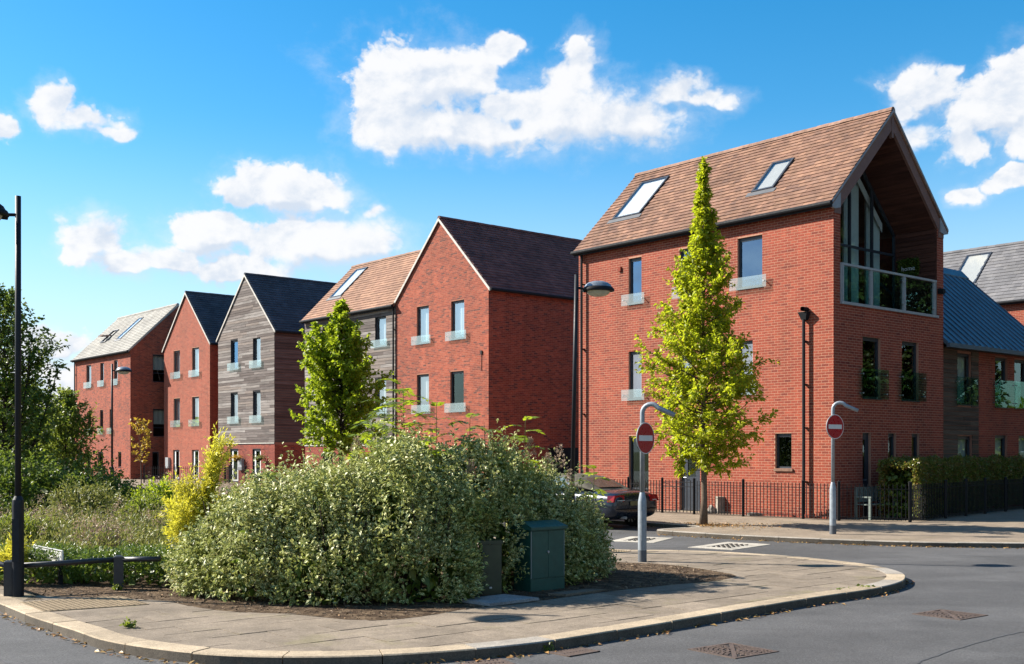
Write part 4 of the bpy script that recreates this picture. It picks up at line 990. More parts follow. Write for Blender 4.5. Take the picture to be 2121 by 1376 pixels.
MAT['bark_dark'] = plain('dark_bark', (.06,.045,.035), .9, spec=.1, nscale=14, namt=.3, bump=.5)
MAT['stem'] = plain('green_stem', (.10,.10,.035), .8, spec=.2)

def tree(name, label, base, ht, tr, prof, zc, nb, mat, leaf=(.11, .065), per=7, tw=6, elev=(.2, .75), bark='bark', group=None, cat='tree', lean=(0, 0), tipup=.25, lmul=1., seed=None, leaders=()):
    root = thing(name, label, cat, (base[0], base[1], .09), 0, group)
    ax = lambda z: np.array((lean[0]*z/ht+.02*math.sin(z*2.1), lean[1]*z/ht+.02*math.cos(z*1.7), z))
    m = MB(); zs = np.linspace(-.05, ht*.97, 14)
    m.tube([tuple(ax(z)) for z in zs], [max(.006, tr*(1-(max(z, 0)/ht)**.8)*(1.25 if z < .12 else 1)) for z in zs], 10)
    obj('trunk', m, bark, root, smooth=True)
    br = MB(); T0, T1 = [], []
    jobs = [(ax, ht, prof, zc, nb)]
    for (lx, ly, lz0, lh, lr, ln) in leaders:
        st = ax(lz0)
        f = (lambda st, lx, ly, lz0, lh: (lambda z: np.array((st[0]+lx*min(1, ((z-lz0)/(lh-lz0))**.6 if z > lz0 else 0), st[1]+ly*min(1, ((z-lz0)/(lh-lz0))**.6 if z > lz0 else 0), z))))(st, lx, ly, lz0, lh)
        zz = np.linspace(lz0, lh, 8); br.tube([tuple(f(z)) for z in zz], list(np.linspace(tr*.45, .008, 8)), 6)
        jobs.append((f, lh, (lambda lr, lz0, lh: (lambda z: lr*max(0, 1-((z-lz0)/(lh-lz0))**2.2)+.05))(lr, lz0, lh), lz0+.3*(lh-lz0), ln))
    for axf, hh, pf, z0, cnt in jobs:
        for k in range(cnt):
            z = z0+(hh-z0)*((k+.5)/cnt)**1.05; L = pf(z)*(random.uniform(.5, 1.0) if random.random() < .8 else random.uniform(.95, 1.15))
            a = k*2.39996+random.uniform(-.4, .4); e = elev[0]+(elev[1]-elev[0])*(z-z0)/(hh-z0)+random.uniform(-.15, .15)
            p0 = axf(z); d = np.array((math.cos(a)*math.cos(e), math.sin(a)*math.cos(e), math.sin(e)))
            q = [p0]
            for i in range(1, 5):
                d = unit(d+np.array((random.uniform(-.13, .13), random.uniform(-.13, .13), tipup*.25+random.uniform(-.12, .12)))); q.append(q[-1]+d*L/4)
            br.tube([tuple(x) for x in q], [max(.003, tr*.30*(L/1.7)*(1-i/4.3)) for i in range(5)], 5, cap=False)
            T0.append(q[3]); T1.append(q[4]+d*.08*min(1, .3+L))
            n = max(1, int(tw*L/1.2+.5))
            for j in range(n):
                t = random.uniform(.22, .98)*4; i = min(3, int(t)); p = q[i]+(q[i+1]-q[i])*(t-i)
                s = unit(d+rng.normal(size=3)*.75+np.array((0, 0, .15))); T0.append(p); T1.append(p+s*random.uniform(.16, .34)*min(1.3, .3+L*.7)*lmul)
    if br.v: obj('branches', br, bark, root, smooth=True)
    P, Dl = twig_leaves(T0, T1, per, .6, .015)
    Dl = unit(Dl+np.array((0, 0, -.18))); n = len(P)
    leaves('crown', P, Dl, leaf[0]*rng.uniform(.65, 1.2, n), leaf[1]*rng.uniform(.7, 1.15, n), mat, root)
    return root

# tall yellow green street tree in front of the corner house
def hp(z):
    return float(np.interp(z, [1.3, 1.9, 2.6, 3.4, 4.2, 5.0, 5.8, 6.5, 7.2, 8.0, 8.7, 9.2], [.75, 1.35, 1.75, 1.72, 1.45, 1.2, 1.12, .78, .48, .32, .2, .06]))
tree('street_tree', 'tall conical yellow green tree on the pavement in front of the corner house', (4.83, 28.08), 9.05, .095, hp, 1.35, 275, 'lf_horn', (.112, .072), 12, 12, (-.05, 1.15), 'bark', lmul=1.0, tipup=.3)
def mp(z): return float(np.interp(z, [1.8, 2.4, 3.2, 4.2, 5.2, 6.0, 6.8, 7.5], [1.1, 1.7, 1.9, 1.8, 1.4, .9, .45, .1]))
tree('street_tree', 'round mid green tree between the grey boarded house and the big shrub', (-6.45, 42.0), 7.3, .10, mp, 1.7, 165, 'lf_maple', (.17, .13), 8, 10, (.1, 1.0), 'bark_dark', leaders=((-.95, .1, 2.5, 6.6, .8, 36), (.55, .2, 2.6, 6.3, .7, 30), (-.3, -.4, 2.6, 6.9, .55, 26)))
# trees and bushes on the left
def lp(z): return float(np.interp(z, [.6, 1.4, 2.4, 3.4, 4.4, 5.2, 5.8], [1.2, 1.6, 1.7, 1.5, 1.1, .6, .15]))
tree('bushy_tree', 'loose dark green tree behind the tall black lamp post at the left edge', (-12.3, 27.0), 5.45, .09, lp, .6, 150, 'lf_dark', (.115, .07), 8, 9, (.2, 1.0), 'bark_dark', lmul=1.35, leaders=((.75, -.2, 1.2, 4.6, .7, 26), (-.8, .3, 1.2, 5.5, .9, 26), (1.2, .2, 1.0, 3.9, .55, 20)))
def lq(z): return float(np.interp(z, [.4, 1.2, 2.2, 2.9, 3.3], [1.0, 1.2, 1.0, .6, .15]))
tree('bushy_tree', 'smaller bright green tree right of the loose dark green tree', (-12.2, 30.5), 3.4, .06, lq, .4, 140, 'lf_bright', (.11, .07), 8, 9, (.3, 1.1), 'bark_dark', lmul=1.3)
def small_bush(name, label, B, n, mat, leaf, per=6, tl=.2, cat='shrub', zmin=.12, group=None, inner=1200, base=None, up=.35):
    c = np.mean([b[:3] for b in B], 0); root = thing(name, label, cat, (c[0], c[1], .09), 0, group)
    P, D = lumps(B, n, .82, 1.03, zmin); D = unit(D+rng.normal(size=D.shape)*.45+np.array((0, 0, up)))
    Q, E_ = twig_leaves(P-D*tl*.7, P+D*tl*.5, per, .6, .012); k = len(Q); off = np.array((c[0], c[1], .09))
    ok = Q[:, 2] > .11
    leaves('foliage', (Q-off)[ok], E_[ok], (leaf[0]*rng.uniform(.6, 1.2, k))[ok], (leaf[1]*rng.uniform(.7, 1.2, k))[ok], mat, root)
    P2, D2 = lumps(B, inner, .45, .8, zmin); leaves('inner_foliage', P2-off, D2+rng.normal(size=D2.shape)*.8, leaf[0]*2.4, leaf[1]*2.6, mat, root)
    m = MB()
    for b in B:
        for _ in range(7):
            a = random.uniform(0, 2*PI); r = random.uniform(.3, .75)
            m.tube([(b[0]-off[0]+.08*math.cos(a), b[1]-off[1]+.08*math.sin(a), -.02), (b[0]-off[0]+b[3]*r*math.cos(a)*.7, b[1]-off[1]+b[4]*r*math.sin(a)*.7, b[2]+b[5]*.4), (b[0]-off[0]+b[3]*r*math.cos(a), b[1]-off[1]+b[4]*r*math.sin(a), b[2]+b[5]*.75)], [.022, .014, .006], 5)
    obj('stems', m, 'bark_dark', root)
    return root
small_bush('leafy_bush', 'dark rounded bush under the loose tree at the left edge', [(-11.4,25.0,.6,1.5,1.3,1.3), (-10.6,26.0,.5,1.0,1.0,1.2), (-9.7,26.6,.4,.9,.9,.95)], 1500, 'lf_dark', (.10, .055), tl=.28)
small_bush('leafy_bush', 'low mid green bush in front of the pale grey roofed house', [(-8.4,26.5,.35,.9,.8,.75), (-7.6,27.0,.3,.7,.7,.6)], 800, 'lf_bright', (.11, .03), tl=.28)
for i, (x, y, h, r) in enumerate([(-43.5,112,6.4,3.2), (-38.5,118,5.6,2.8), (-51,116,8.0,3.8)]):
    pf = (lambda r, h: (lambda z: r*math.sqrt(max(.02, 1-((z-h*.5)/(h*.52))**2))))(r, h)
    tree('distant_tree', ['bright green tree far beyond the end house, middle of three', 'smallest far bright green tree, touching the wall of the end house', 'tallest far bright green tree, behind the loose dark tree'][i], (x, y), h, .16, pf, .5, 60, 'lf_bright', (.42, .3), 7, 5, (.2, .9), 'bark_dark', group='far trees beyond the end house', lmul=2.2)

for i, (x, y, h, r) in enumerate([(40,20,17,6.5), (44,31,19,7), (41,9,16,6), (49,42,18,6.5), (38,-3,16,6), (55,54,18,7), (47,25,18,7), (47,14,17,7), (53,36,19,7)]):
    pf = (lambda r, h: (lambda z: r*math.sqrt(max(.03, 1-((z-h*.55)/(h*.5))**2))))(r, h)
    tree('roadside_tree', 'tall green tree on the far side of the road, out to the right', (x, y), h, .3, pf, 2.0, 110, 'lf_shade', (.36, .26), 12, 7, (.2, .9), 'bark_dark', group='roadside trees out to the right', lmul=3.5)

# a far belt of trees closing the horizon, too far to tell the trees apart
n = 15000; a = rng.uniform(-1.25, 1.25, n); R_ = rng.uniform(190, 225, n); hh = (7+2.2*np.sin(a*23)+1.6*np.sin(a*51+1)+1.2*np.sin(a*97+2))*np.sqrt(rng.uniform(.02, 1, n))
P = np.stack([R_*np.sin(a), R_*np.cos(a), hh-.2], 1); leaves('distant_treeline', P, rng.normal(size=P.shape), 2.6*rng.uniform(.6, 1.3, n), 1.9, 'lf_maple', kind='stuff')

# the big variegated shrub
BUSH = [(-3.75,14.85,.2,.72,.9,.9), (-3.1,14.8,.3,.9,1.2,1.24), (-2.4,14.85,.35,1.05,1.4,1.44), (-1.5,15.0,.4,1.25,1.6,1.62), (-.5,15.75,.4,1.1,1.3,1.56), (.35,16.3,.4,.9,1.15,1.22), (.85,16.75,.3,.60,.9,.82), (-2.2,13.95,.25,.75,.72,.75), (-1.1,14.1,.25,.7,.72,.8)]
root = thing('variegated_shrub', 'large dense cream edged green shrub on the corner planting bed', 'shrub', (-1.4, 15.3, .09))
off = np.array((-1.4, 15.3, .09))
def outside_boxes(P):
    r = np.ones(len(P), bool)
    for ox, oy, ang, a0, a1, b0, b1, zt in ((.25, 14.67, math.atan2(.6454, .7638), -.07, .66, -.9, .40, .95), (-.40, 14.40, math.radians(8), -.06, .33, -.9, .35, .73)):
        dx, dy = P[:,0]-ox, P[:,1]-oy; a = dx*math.cos(ang)+dy*math.sin(ang); b = -dx*math.sin(ang)+dy*math.cos(ang)
        r &= ~((a > a0) & (a < a1) & (b > b0) & (b < b1) & (P[:,2] < zt))
    return r
P, D = lumps(BUSH, 10500, .82, 1.05, .14, .06, .82); D = unit(D+rng.normal(size=D.shape)*.5+np.array((0, 0, .45)))
ok = outside_boxes(P); P, D = P[ok], D[ok]
gap = np.sin(P[:,0]*5.3+P[:,2]*3.1)+np.sin(P[:,0]*2.9-P[:,2]*6.7+1.3)+np.sin(P[:,1]*4.7+P[:,2]*4.3+.5)+.7*np.sin(P[:,0]*11.3+P[:,2]*9.1)
ok = (gap < 1.05) | (rng.uniform(size=len(P)) < .28); P, D = P[ok], D[ok]
sel = (rng.uniform(size=len(P)) < .17) & (P[:, 2] > .9); Ps, Ds = P[sel], unit(D[sel]*.5+np.array((0, 0, .9)))
P1 = np.concatenate([P+D*.10, Ps+Ds*rng.uniform(.12, .46, (len(Ps), 1))]); P0_ = np.concatenate([P-D*.14, Ps])
Q, E_ = twig_leaves(P0_, P1, 8, .75, .014); ok = (Q[:, 2] > .11); Q, E_ = Q[ok], E_[ok]; k = len(Q)
leaves('foliage', Q-off, E_, .078*rng.uniform(.5, 1.3, k), .038*rng.uniform(.7, 1.25, k), 'lf_vari', root, fold=.16)
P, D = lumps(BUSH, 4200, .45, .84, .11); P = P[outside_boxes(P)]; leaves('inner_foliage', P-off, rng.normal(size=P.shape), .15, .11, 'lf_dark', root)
m = MB()
for b in BUSH:
    for _ in range(8):
        a = random.uniform(0, 2*PI); r = random.uniform(.3, .85)
        m.tube([(b[0]-off[0]+.1*math.cos(a), b[1]-off[1]+.1*math.sin(a), -.02), (b[0]-off[0]+b[3]*r*math.cos(a)*.6, b[1]-off[1]+b[4]*r*math.sin(a)*.6, .7), (b[0]-off[0]+b[3]*r*math.cos(a)*.9, b[1]-off[1]+b[4]*r*math.sin(a)*.9, 1.2)], [.02, .013, .006], 5)
obj('stems', m, 'bark_dark', root)

# ash like saplings growing out of the shrub
def sapling(label, x, y, zt, n, zb=.1, ln=.34, leaf=(.115, .046), mat='lf_maple', lean=(0, 0)):
    root = thing('ash_sapling', label, 'sapling', (x, y, .09), 0, 'saplings growing through the big shrub'); off = np.array((0, 0, .0))
    m = MB(); top = np.array((lean[0], lean[1], zt-.09)); z0 = (zt-.09)*.62
    m.tube([(0,0,-.03), (lean[0]*.3+.02, lean[1]*.3, (zt-.09)*.5), tuple(top)], [.012, .009, .004], 5)
    P, Dd, Nn = [], [], []
    for k in range(n):
        t = .62+.38*(k+.5)/n; b = np.array((lean[0]*t*t, lean[1]*t*t, (zt-.09)*t)); a = k*2.4+random.uniform(-.3, .3); e = random.uniform(.25, .8)
        d = np.array((math.cos(a)*math.cos(e), math.sin(a)*math.cos(e), math.sin(e))); L = ln*random.uniform(.8, 1.25)*(1.15-.5*(k/n)); q = b; pts = [b]
        sidev = unit(np.cross(d, (0, 0, 1.))); seg = 7
        for i in range(seg):
            d = unit(d+np.array((0, 0, -.13))); q = q+d*L/seg; pts.append(q)
            for s in (-1, 1) if i < seg-1 else (-1, 0, 1):
                P.append(q); Dd.append(unit(d*.55+sidev*s*.9+np.array((0, 0, .1))) if s else d); Nn.append(np.cross(sidev, d)*-1+rng.normal(size=3)*.25)
        m.tube([tuple(p) for p in pts], .003, 4, cap=False)
    obj('stem', m, 'stem', root)
    k = len(P); leaves('foliage', P, Dd, leaf[0]*rng.uniform(.75, 1.2, k), leaf[1]*rng.uniform(.8, 1.2, k), mat, root, Nv=np.array(Nn))
fx = lambda px, Y: (px-1060.5)*Y/2307
fz = lambda py, Y: 1.95-(py-935)*Y/2307
for lab, px, py, Y, n, ln, mt in [('tallest sapling in the shrub, full green crown against the brick gable', 838, 797, 15.6, 26, .40, 'lf_maple'), ('leafy dark sapling at the left of the tallest sapling in the shrub', 786, 835, 15.9, 26, .42, 'lf_dark'),
        ('bushy low sapling between the maple and the tallest sapling', 770, 872, 15.2, 18, .36, 'lf_maple'), ('thin pale sapling below the left windows of the maroon roofed house', 904, 838, 15.8, 11, .34, 'lf_maple'),
        ('yellow green sapling under the right window of the maroon roofed house', 968, 862, 15.7, 11, .30, 'lf_bright'), ('sapling in front of the corner of the maroon roofed house', 1012, 880, 15.9, 10, .30, 'lf_bright'),
        ('rightmost tall sapling against the shaded brick side wall', 1082, 868, 16.1, 11, .34, 'lf_maple'), ('short sapling in front of the shaded brick side wall', 1046, 912, 16.0, 8, .26, 'lf_bright'),
        ('low sapling in front of the dark convertible', 1224, 968, 16.9, 8, .24, 'lf_maple'), ('broad green sapling in the middle of the shrub top', 890, 905, 15.0, 16, .34, 'lf_maple'), ('small bright sapling at the left shoulder of the shrub', 560, 975, 14.6, 12, .26, 'lf_bright')]:
    sapling(lab, fx(px, Y), Y, fz(py, Y), n, ln=ln, mat=mt, lean=(random.uniform(-.08, .08), random.uniform(-.05, .05)))
def plume(x, y, z, h, r, n=150, label=None):
    root = thing('seed_head', label, 'seed head', (x, y, z-h), 0, 'dry tan seed heads on the shrub')
    obj('stem', MB().tube([(0,0,-.5), (0,0,h*.9)], .005, 4), 'stem', root)
    t = rng.uniform(0, 1, n); a = rng.uniform(0, 2*PI, n); rr = r*np.sqrt(rng.uniform(0, 1, n))*(1-t*.85)
    P = np.stack([rr*np.cos(a), rr*np.sin(a), h*t], 1); D = np.stack([np.cos(a)*.6, np.sin(a)*.6, np.full(n, .9)], 1)+rng.normal(size=(n, 3))*.35
    leaves('plume', P, D, .05, .012, 'lf_tan', root, kind='stuff')
for px, py, Y, h, r, lab in [(1158, 922, 16.2, .36, .13, 'fluffy tan seed head at the right end of the shrub top'), (1098, 908, 16.0, .30, .11, 'tan seed head in front of the shaded brick wall'), (1135, 940, 16.4, .24, .10, 'small tan seed head between two larger ones at the right'), (975, 955, 15.0, .30, .09, 'tan seed head in the middle of the shrub'), (928, 968, 14.9, .20, .09, 'low tan seed head left of the middle one'), (738, 908, 15.2, .18, .08, 'tan seed head below the maple'), (1180, 975, 16.5, .26, .08, 'tan seed head nearest the dark convertible')]:
    plume(fx(px, Y), Y, fz(py, Y), h, r, label=lab)

# golden shrub
def golden(label, x, y, stems, mat='lf_gold'):
    root = thing('golden_shrub', label, 'shrub', (x, y, .09)); m = MB(); T0, T1 = [], []
    for (dx, dy, h) in [(a+random.gauss(0, .07), b+random.gauss(0, .07), c*random.uniform(.75, 1.04)) for a, b, c in stems for _ in range(3)]:
        q = [np.array((random.uniform(-.08, .08), random.uniform(-.08, .08), -.02))]
        for i in range(1, 8):
            t = i/7; q.append(np.array((dx*t**1.5, dy*t**1.5, h*t-.1*t*t*abs(dx)))+rng.normal(size=3)*.012)
        m.tube([tuple(p) for p in q], [.011-.0012*i for i in range(8)], 5, cap=False)
        for i in range(2, 7):
            for _ in range(7):
                p = q[i]+(q[i+1]-q[i])*random.random(); s = unit(unit(q[i+1]-q[i])*.8+rng.normal(size=3)*.5+np.array((0, 0, .3))); T0.append(p); T1.append(p+s*random.uniform(.10, .26))
    obj('stems', m, 'stem', root)
    P, D = twig_leaves(T0, T1, 8, .5, .008); k = len(P); leaves('foliage', P, D, .075*rng.uniform(.6, 1.25, k), .019*rng.uniform(.7, 1.3, k), mat, root)
golden('bright yellow feathery shrub left of the large cream edged shrub', -4.72, 16.5, [(.52,.1,2.3),(.42,-.1,2.1),(.3,.2,1.9),(.0,-.2,1.5),(-.25,.0,1.35),(.15,0,1.6),(-.1,.1,1.35),(-.25,-.1,1.35),(-.35,.1,1.1),(.45,.0,2.2),(.35,-.1,2.0),(-.1,-.4,1.1),(.05,-.3,1.2),(-.2,-.35,.9),(.5,-.2,1.35),(.25,.1,2.0),(-.35,.2,.85),(.6,.1,1.5),(.1,-.2,1.5)])
golden('small yellow shrub tuft behind the tall black lamp post', -6.85, 15.4, [(.03,0,.58),(-.08,.1,.5),(0,.1,.52)])

# perennials and low hedges behind the knee rail
n = 5200; x = rng.uniform(-10.5, -4.4, n); y = 16.2+rng.uniform(0, 1, n)**1.1*8.5; keep = (x*.7638+(y-13.55)*.6454+6.23*.7638 > 1.0) & (((x-2.05)*.7638+(y-21.05)*.6454) < -1.2)
x, y = x[keep], y[keep]; n = len(x)
h = (.35+.30*rng.uniform(0, 1, n)+.35*np.exp(-((np.sin(x*2.1+y)+np.cos(y*1.7-x))/1.1)**2)*rng.uniform(.5, 1, n))*np.interp(y, [16, 19, 24], [.55, .85, 1.0])
T0 = np.stack([x, y, np.full(n, .09)], 1); T1 = T0+np.stack([rng.normal(0, .10, n), rng.normal(0, .10, n), h], 1)
P, D = twig_leaves(T0+(T1-T0)*.12, T1, 9, .55, .03); k = len(P)
leaves('meadow_plants', P, D, .085*rng.uniform(.5, 1.5, k), .020*rng.uniform(.6, 1.5, k), 'lf_olive', kind='stuff')
sel = rng.uniform(size=n) < .04*np.clip((y-16.8), 0, 1); T = T1[sel]; q = []
P = np.repeat(T, 38, 0)+rng.normal(0, 1, (len(T)*38, 3))*np.array((.05, .05, .075)); leaves('dry_flower_heads', P, rng.normal(size=P.shape)+np.array((0, 0, .8)), .05, .012, 'lf_tan', kind='stuff')
for (x, y, r, h, mt, lf, lab) in [(-9.0,23.4,.9,1.15,'lf_olive',(.10,.03),'olive scrub bush in the middle of the rough planting on the left'), (-7.4,22.6,.7,.85,'lf_bright',(.09,.035),'bright green scrub bush left of the yellow shrub'), (-10.6,21.8,.8,1.0,'lf_dark',(.09,.04),'dark scrub bush below the loose tree on the left'), (-6.3,20.6,.55,.7,'lf_olive',(.08,.02),'small olive bush just behind the yellow shrub'),
        (-8.6,19.4,.6,.65,'lf_bright',(.12,.02),'low grassy green clump behind the street name plate'), (-7.0,18.7,.45,.6,'lf_tan',(.06,.014),'low dry tan clump in the rough planting'), (-9.9,19.0,.5,.7,'lf_tan',(.06,.014),'dry tan clump right of the tall lamp post'), (-9.6,25.4,1.0,1.35,'lf_dark',(.10,.045),'tall dark scrub bush left of the reeds'), (-7.9,24.9,.9,1.05,'lf_maple',(.10,.045),'mid green rounded scrub bush among the reeds'), (-11.3,20.2,.8,.95,'lf_bright',(.10,.035),'bright leafy clump behind the tall lamp post'), (-6.1,25.2,.8,.8,'lf_dark',(.09,.04),'dark low bush at the edge of the side road on the left')]:
    small_bush('scrub_bush', lab, [(x,y,.15,r,r*.9,h), (x+r*.7,y+.2,.12,r*.6,r*.6,h*.75)], 700, mt, lf, tl=.24, inner=350, up=.7)
# reeds with drooping plumes
n = 1500; c = np.array([(-10.8, 28.6), (-9.3, 29.2), (-8.2, 29.0), (-7.0, 28.2)])[rng.integers(0, 4, n)]; x = c[:, 0]+rng.normal(0, .45, n); y = c[:, 1]+rng.normal(0, .4, n); h = rng.uniform(.55, 1.25, n)
P = np.stack([x, y, np.full(n, .09)], 1); D = np.stack([rng.normal(0, .32, n), rng.normal(0, .32, n), np.ones(n)], 1)
leaves('reed_grass', P, D, h, .035, 'lf_bright', fold=.1, droop=.25, kind='stuff')
s = rng.uniform(size=n) < .12; T = (P+unit(D)*h[:, None])[s]; T = np.repeat(T, 26, 0)+rng.normal(0, 1, (s.sum()*26, 3))*np.array((.14, .10, .06)); leaves('reed_plumes', T, np.array((.8, 0, -.1))+rng.normal(size=T.shape)*.4, .08, .014, 'lf_tan', kind='stuff')
def hedge(name, label, path, wid, ht, mat, leaf, dens, hv=.05, tl=.14, cat='hedge', zlow=.1):
    pts = [np.array(p) for p in path]; c = np.mean(pts, 0); root = thing(name, label, cat, (c[0], c[1], .09)); T0, T1 = [], []; Pin = []
    for a, b in zip(pts, pts[1:]):
        L = np.linalg.norm(b-a); d = (b-a)/L; nrm = np.array((-d[1], d[0])); n = int(L*(wid+2*ht)*dens)
        s = rng.uniform(-.05, 1.05, n)*L; w = rng.uniform(-1, 1, n); z = rng.uniform(0, 1, n); f = rng.integers(0, 3, n)
        bumpy = 1+hv*(np.sin(s*5.1)+np.sin(s*11.3+1)+np.sin(w*4+s*3))
        ww = np.where(f == 0, w, np.where(f == 1, 1., -1.))*wid/2*bumpy; zz = np.where(f == 0, 1., np.sqrt(z))*ht*bumpy; zz = np.maximum(zz, zlow)
        o = np.stack([np.where(f == 0, 0, np.sign(ww))*nrm[0], np.where(f == 0, 0, np.sign(ww))*nrm[1], np.where(f == 0, 1., .25)], 1)
        P = np.stack([a[0]+d[0]*s+nrm[0]*ww-c[0], a[1]+d[1]*s+nrm[1]*ww-c[1], zz], 1); o = unit(o+rng.normal(size=o.shape)*.45+np.array((0, 0, .35)))
        T0.append(P-o*tl*.7); T1.append(P+o*tl*.5)
        m = int(n*.35); s = rng.uniform(0, 1, m)*L; w = rng.uniform(-.42, .42, m)*wid; z = rng.uniform(.05, .85, m)*ht
        Pin.append(np.stack([a[0]+d[0]*s+nrm[0]*w-c[0], a[1]+d[1]*s+nrm[1]*w-c[1], z], 1))
    P, D = twig_leaves(np.concatenate(T0), np.concatenate(T1), 6, .65, .01); ok = P[:, 2] > .02; P, D = P[ok], D[ok]; k = len(P)
    leaves('foliage', P, D, leaf[0]*rng.uniform(.6, 1.2, k), leaf[1]*rng.uniform(.7, 1.2, k), mat, root)
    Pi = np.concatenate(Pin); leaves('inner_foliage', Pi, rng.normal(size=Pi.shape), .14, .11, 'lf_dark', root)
    return root
hedge('low_hedge', 'low glossy green hedge behind the black knee rail', [(-6.9,16.0), (-5.5,15.72), (-4.2,15.5)], .85, .44, 'lf_hedge', (.05, .022), 330, .06, .10)
hedge('low_hedge', 'low dark hedge running back along the left road behind the lamp post', [(-6.95,15.6), (-9.4,18.4), (-14,23.9)], .7, .40, 'lf_hedge', (.05, .022), 130, .06, .10)
hedge('red_tipped_hedge', 'long clipped hedge with reddish tips behind the black railing', [(10.42,30.02), (11.72,31.72), (13.8,34.18), (16.95,37.75), (20.7,41.9)], .9, 1.48, 'lf_red', (.085, .045), 300, .045, .15)
tree('young_tree', 'thin young tree with orange yellow leaves before the far houses', (-15.0, 45.0), 2.95, .032, lambda z: .62*math.sqrt(max(.03, 1-((z-2.15)/.85)**2)), 1.35, 26, 'lf_orange', (.14, .09), 5, 4, (.4, 1.0), 'bark')

# fallen leaves along the far kerb and under the street tree
n = 2600; k = rng.integers(0, len(fpath)-1, n); q = np.array([(fpath[i].x, fpath[i].y) for i in k]); P1 = np.stack([q[:, 0]+rng.normal(0, .06, n), q[:, 1]-np.abs(rng.normal(0, .13, n))-.03, np.full(n, .012)], 1); P1 = P1[(P1[:, 0] > 3.2) & (P1[:, 0] < 20)]
n = 800; a = rng.uniform(0, 2*PI, n); r = np.abs(rng.normal(0, 1, n)); P2 = np.stack([4.9+r*1.0*np.cos(a), 27.8+r*.75*np.sin(a), np.full(n, .112)], 1); P2 = P2[((P2[:,0]-4.65)*.7638+(P2[:,1]-27.5)*.6454 > .3) | (P2[:,0] > 4.6)]; P2 = P2[P2[:,1] > 26.0]
kk = rng.integers(200, min(470, len(path)-2), 700); P3 = np.array([(path[i].x+random.gauss(0, .03), path[i].y-.04-abs(random.gauss(0, .07)), .011) for i in kk])
P = np.concatenate([P1, P2, P3]); D = rng.normal(size=P.shape)*np.array((1, 1, .12)); leaves('fallen_leaves', P, D, .085*rng.uniform(.4, 1.2, len(P)), .042*rng.uniform(.5, 1.2, len(P)), 'lf_fallen', Nv=np.tile((0, 0, 1.), (len(P), 1))+rng.normal(size=P.shape)*.3, droop=.05, kind='stuff')
# bark chips and leaf litter on the bed
n = 11000; px_ = rng.uniform(-6.5, 3.5, n); py_ = rng.uniform(12.1, 18.8, n)
def inpoly(x, y, poly):
    r = np.zeros(len(x), bool); m = len(poly)
    for i in range(m):
        (x0, y0), (x1, y1) = poly[i], poly[(i+1) % m]
        c = ((y0 > y) != (y1 > y)); r ^= c & (x < (x1-x0)*(y-y0)/((y1-y0) if y1 != y0 else 1e-9)+x0)
    return r
ok = inpoly(px_, py_, [(p.x, p.y) for p in soil]); P = np.stack([px_[ok], py_[ok], np.full(ok.sum(), .104)], 1); D = rng.normal(size=P.shape)*np.array((1, 1, .25))
MAT['chip'] = vmat('bark_chip', [(.12,.08,.05), (.19,.13,.085), (.07,.045,.03), (.32,.23,.15), (.15,.11,.065), (.26,.15,.07)], bump=None)
leaves('leaf_litter', P, D, .05*rng.uniform(.3, 1.3, len(P)), .022*rng.uniform(.4, 1.3, len(P)), 'chip', Nv=np.tile((0, 0, 1.), (len(P), 1))+rng.normal(size=P.shape)*.4, droop=0, kind='stuff')
# weeds in the kerb joints
for i, (px, py, s, lab) in enumerate([(1733,1236,.13,'leftmost of three weeds at the kerb foot on the nose of the pavement'), (1758,1233,.12,'middle of three weeds at the kerb foot on the nose of the pavement'), (1791,1231,.16,'largest of three weeds at the kerb foot on the nose of the pavement'), (1858,1212,.12,'weed at the tip of the kerb nose'), (1133,1349,.09,'weed beside the small drain grate at the kerb'), (268,1300,.10,'single weed growing between paving slabs near the lamp post'), (243,1222,.10,'weed at the foot of the knee rail post')]):
    z = .1 if i >= 5 else 0; Y = 2307*(1.95-z)/(py-935); X_ = fx(px, Y); root = thing('weed', lab, 'weed', (X_, Y, z), 0, 'weeds in the kerb and paving joints'); k = 26
    D = np.stack([rng.normal(0, .6, k), rng.normal(0, .6, k), rng.uniform(.5, 1.2, k)], 1); leaves('foliage', rng.normal(0, .02, (k, 3))*np.array((1, 1, .1)), D, s*rng.uniform(.5, 1, k), s*.3, 'lf_bright', root)
    P = unit(D)*s*rng.uniform(.5, 1, (k, 1)); leaves('leaf_tips', P, rng.normal(size=(k, 3)), s*.4, s*.25, 'lf_bright', root)
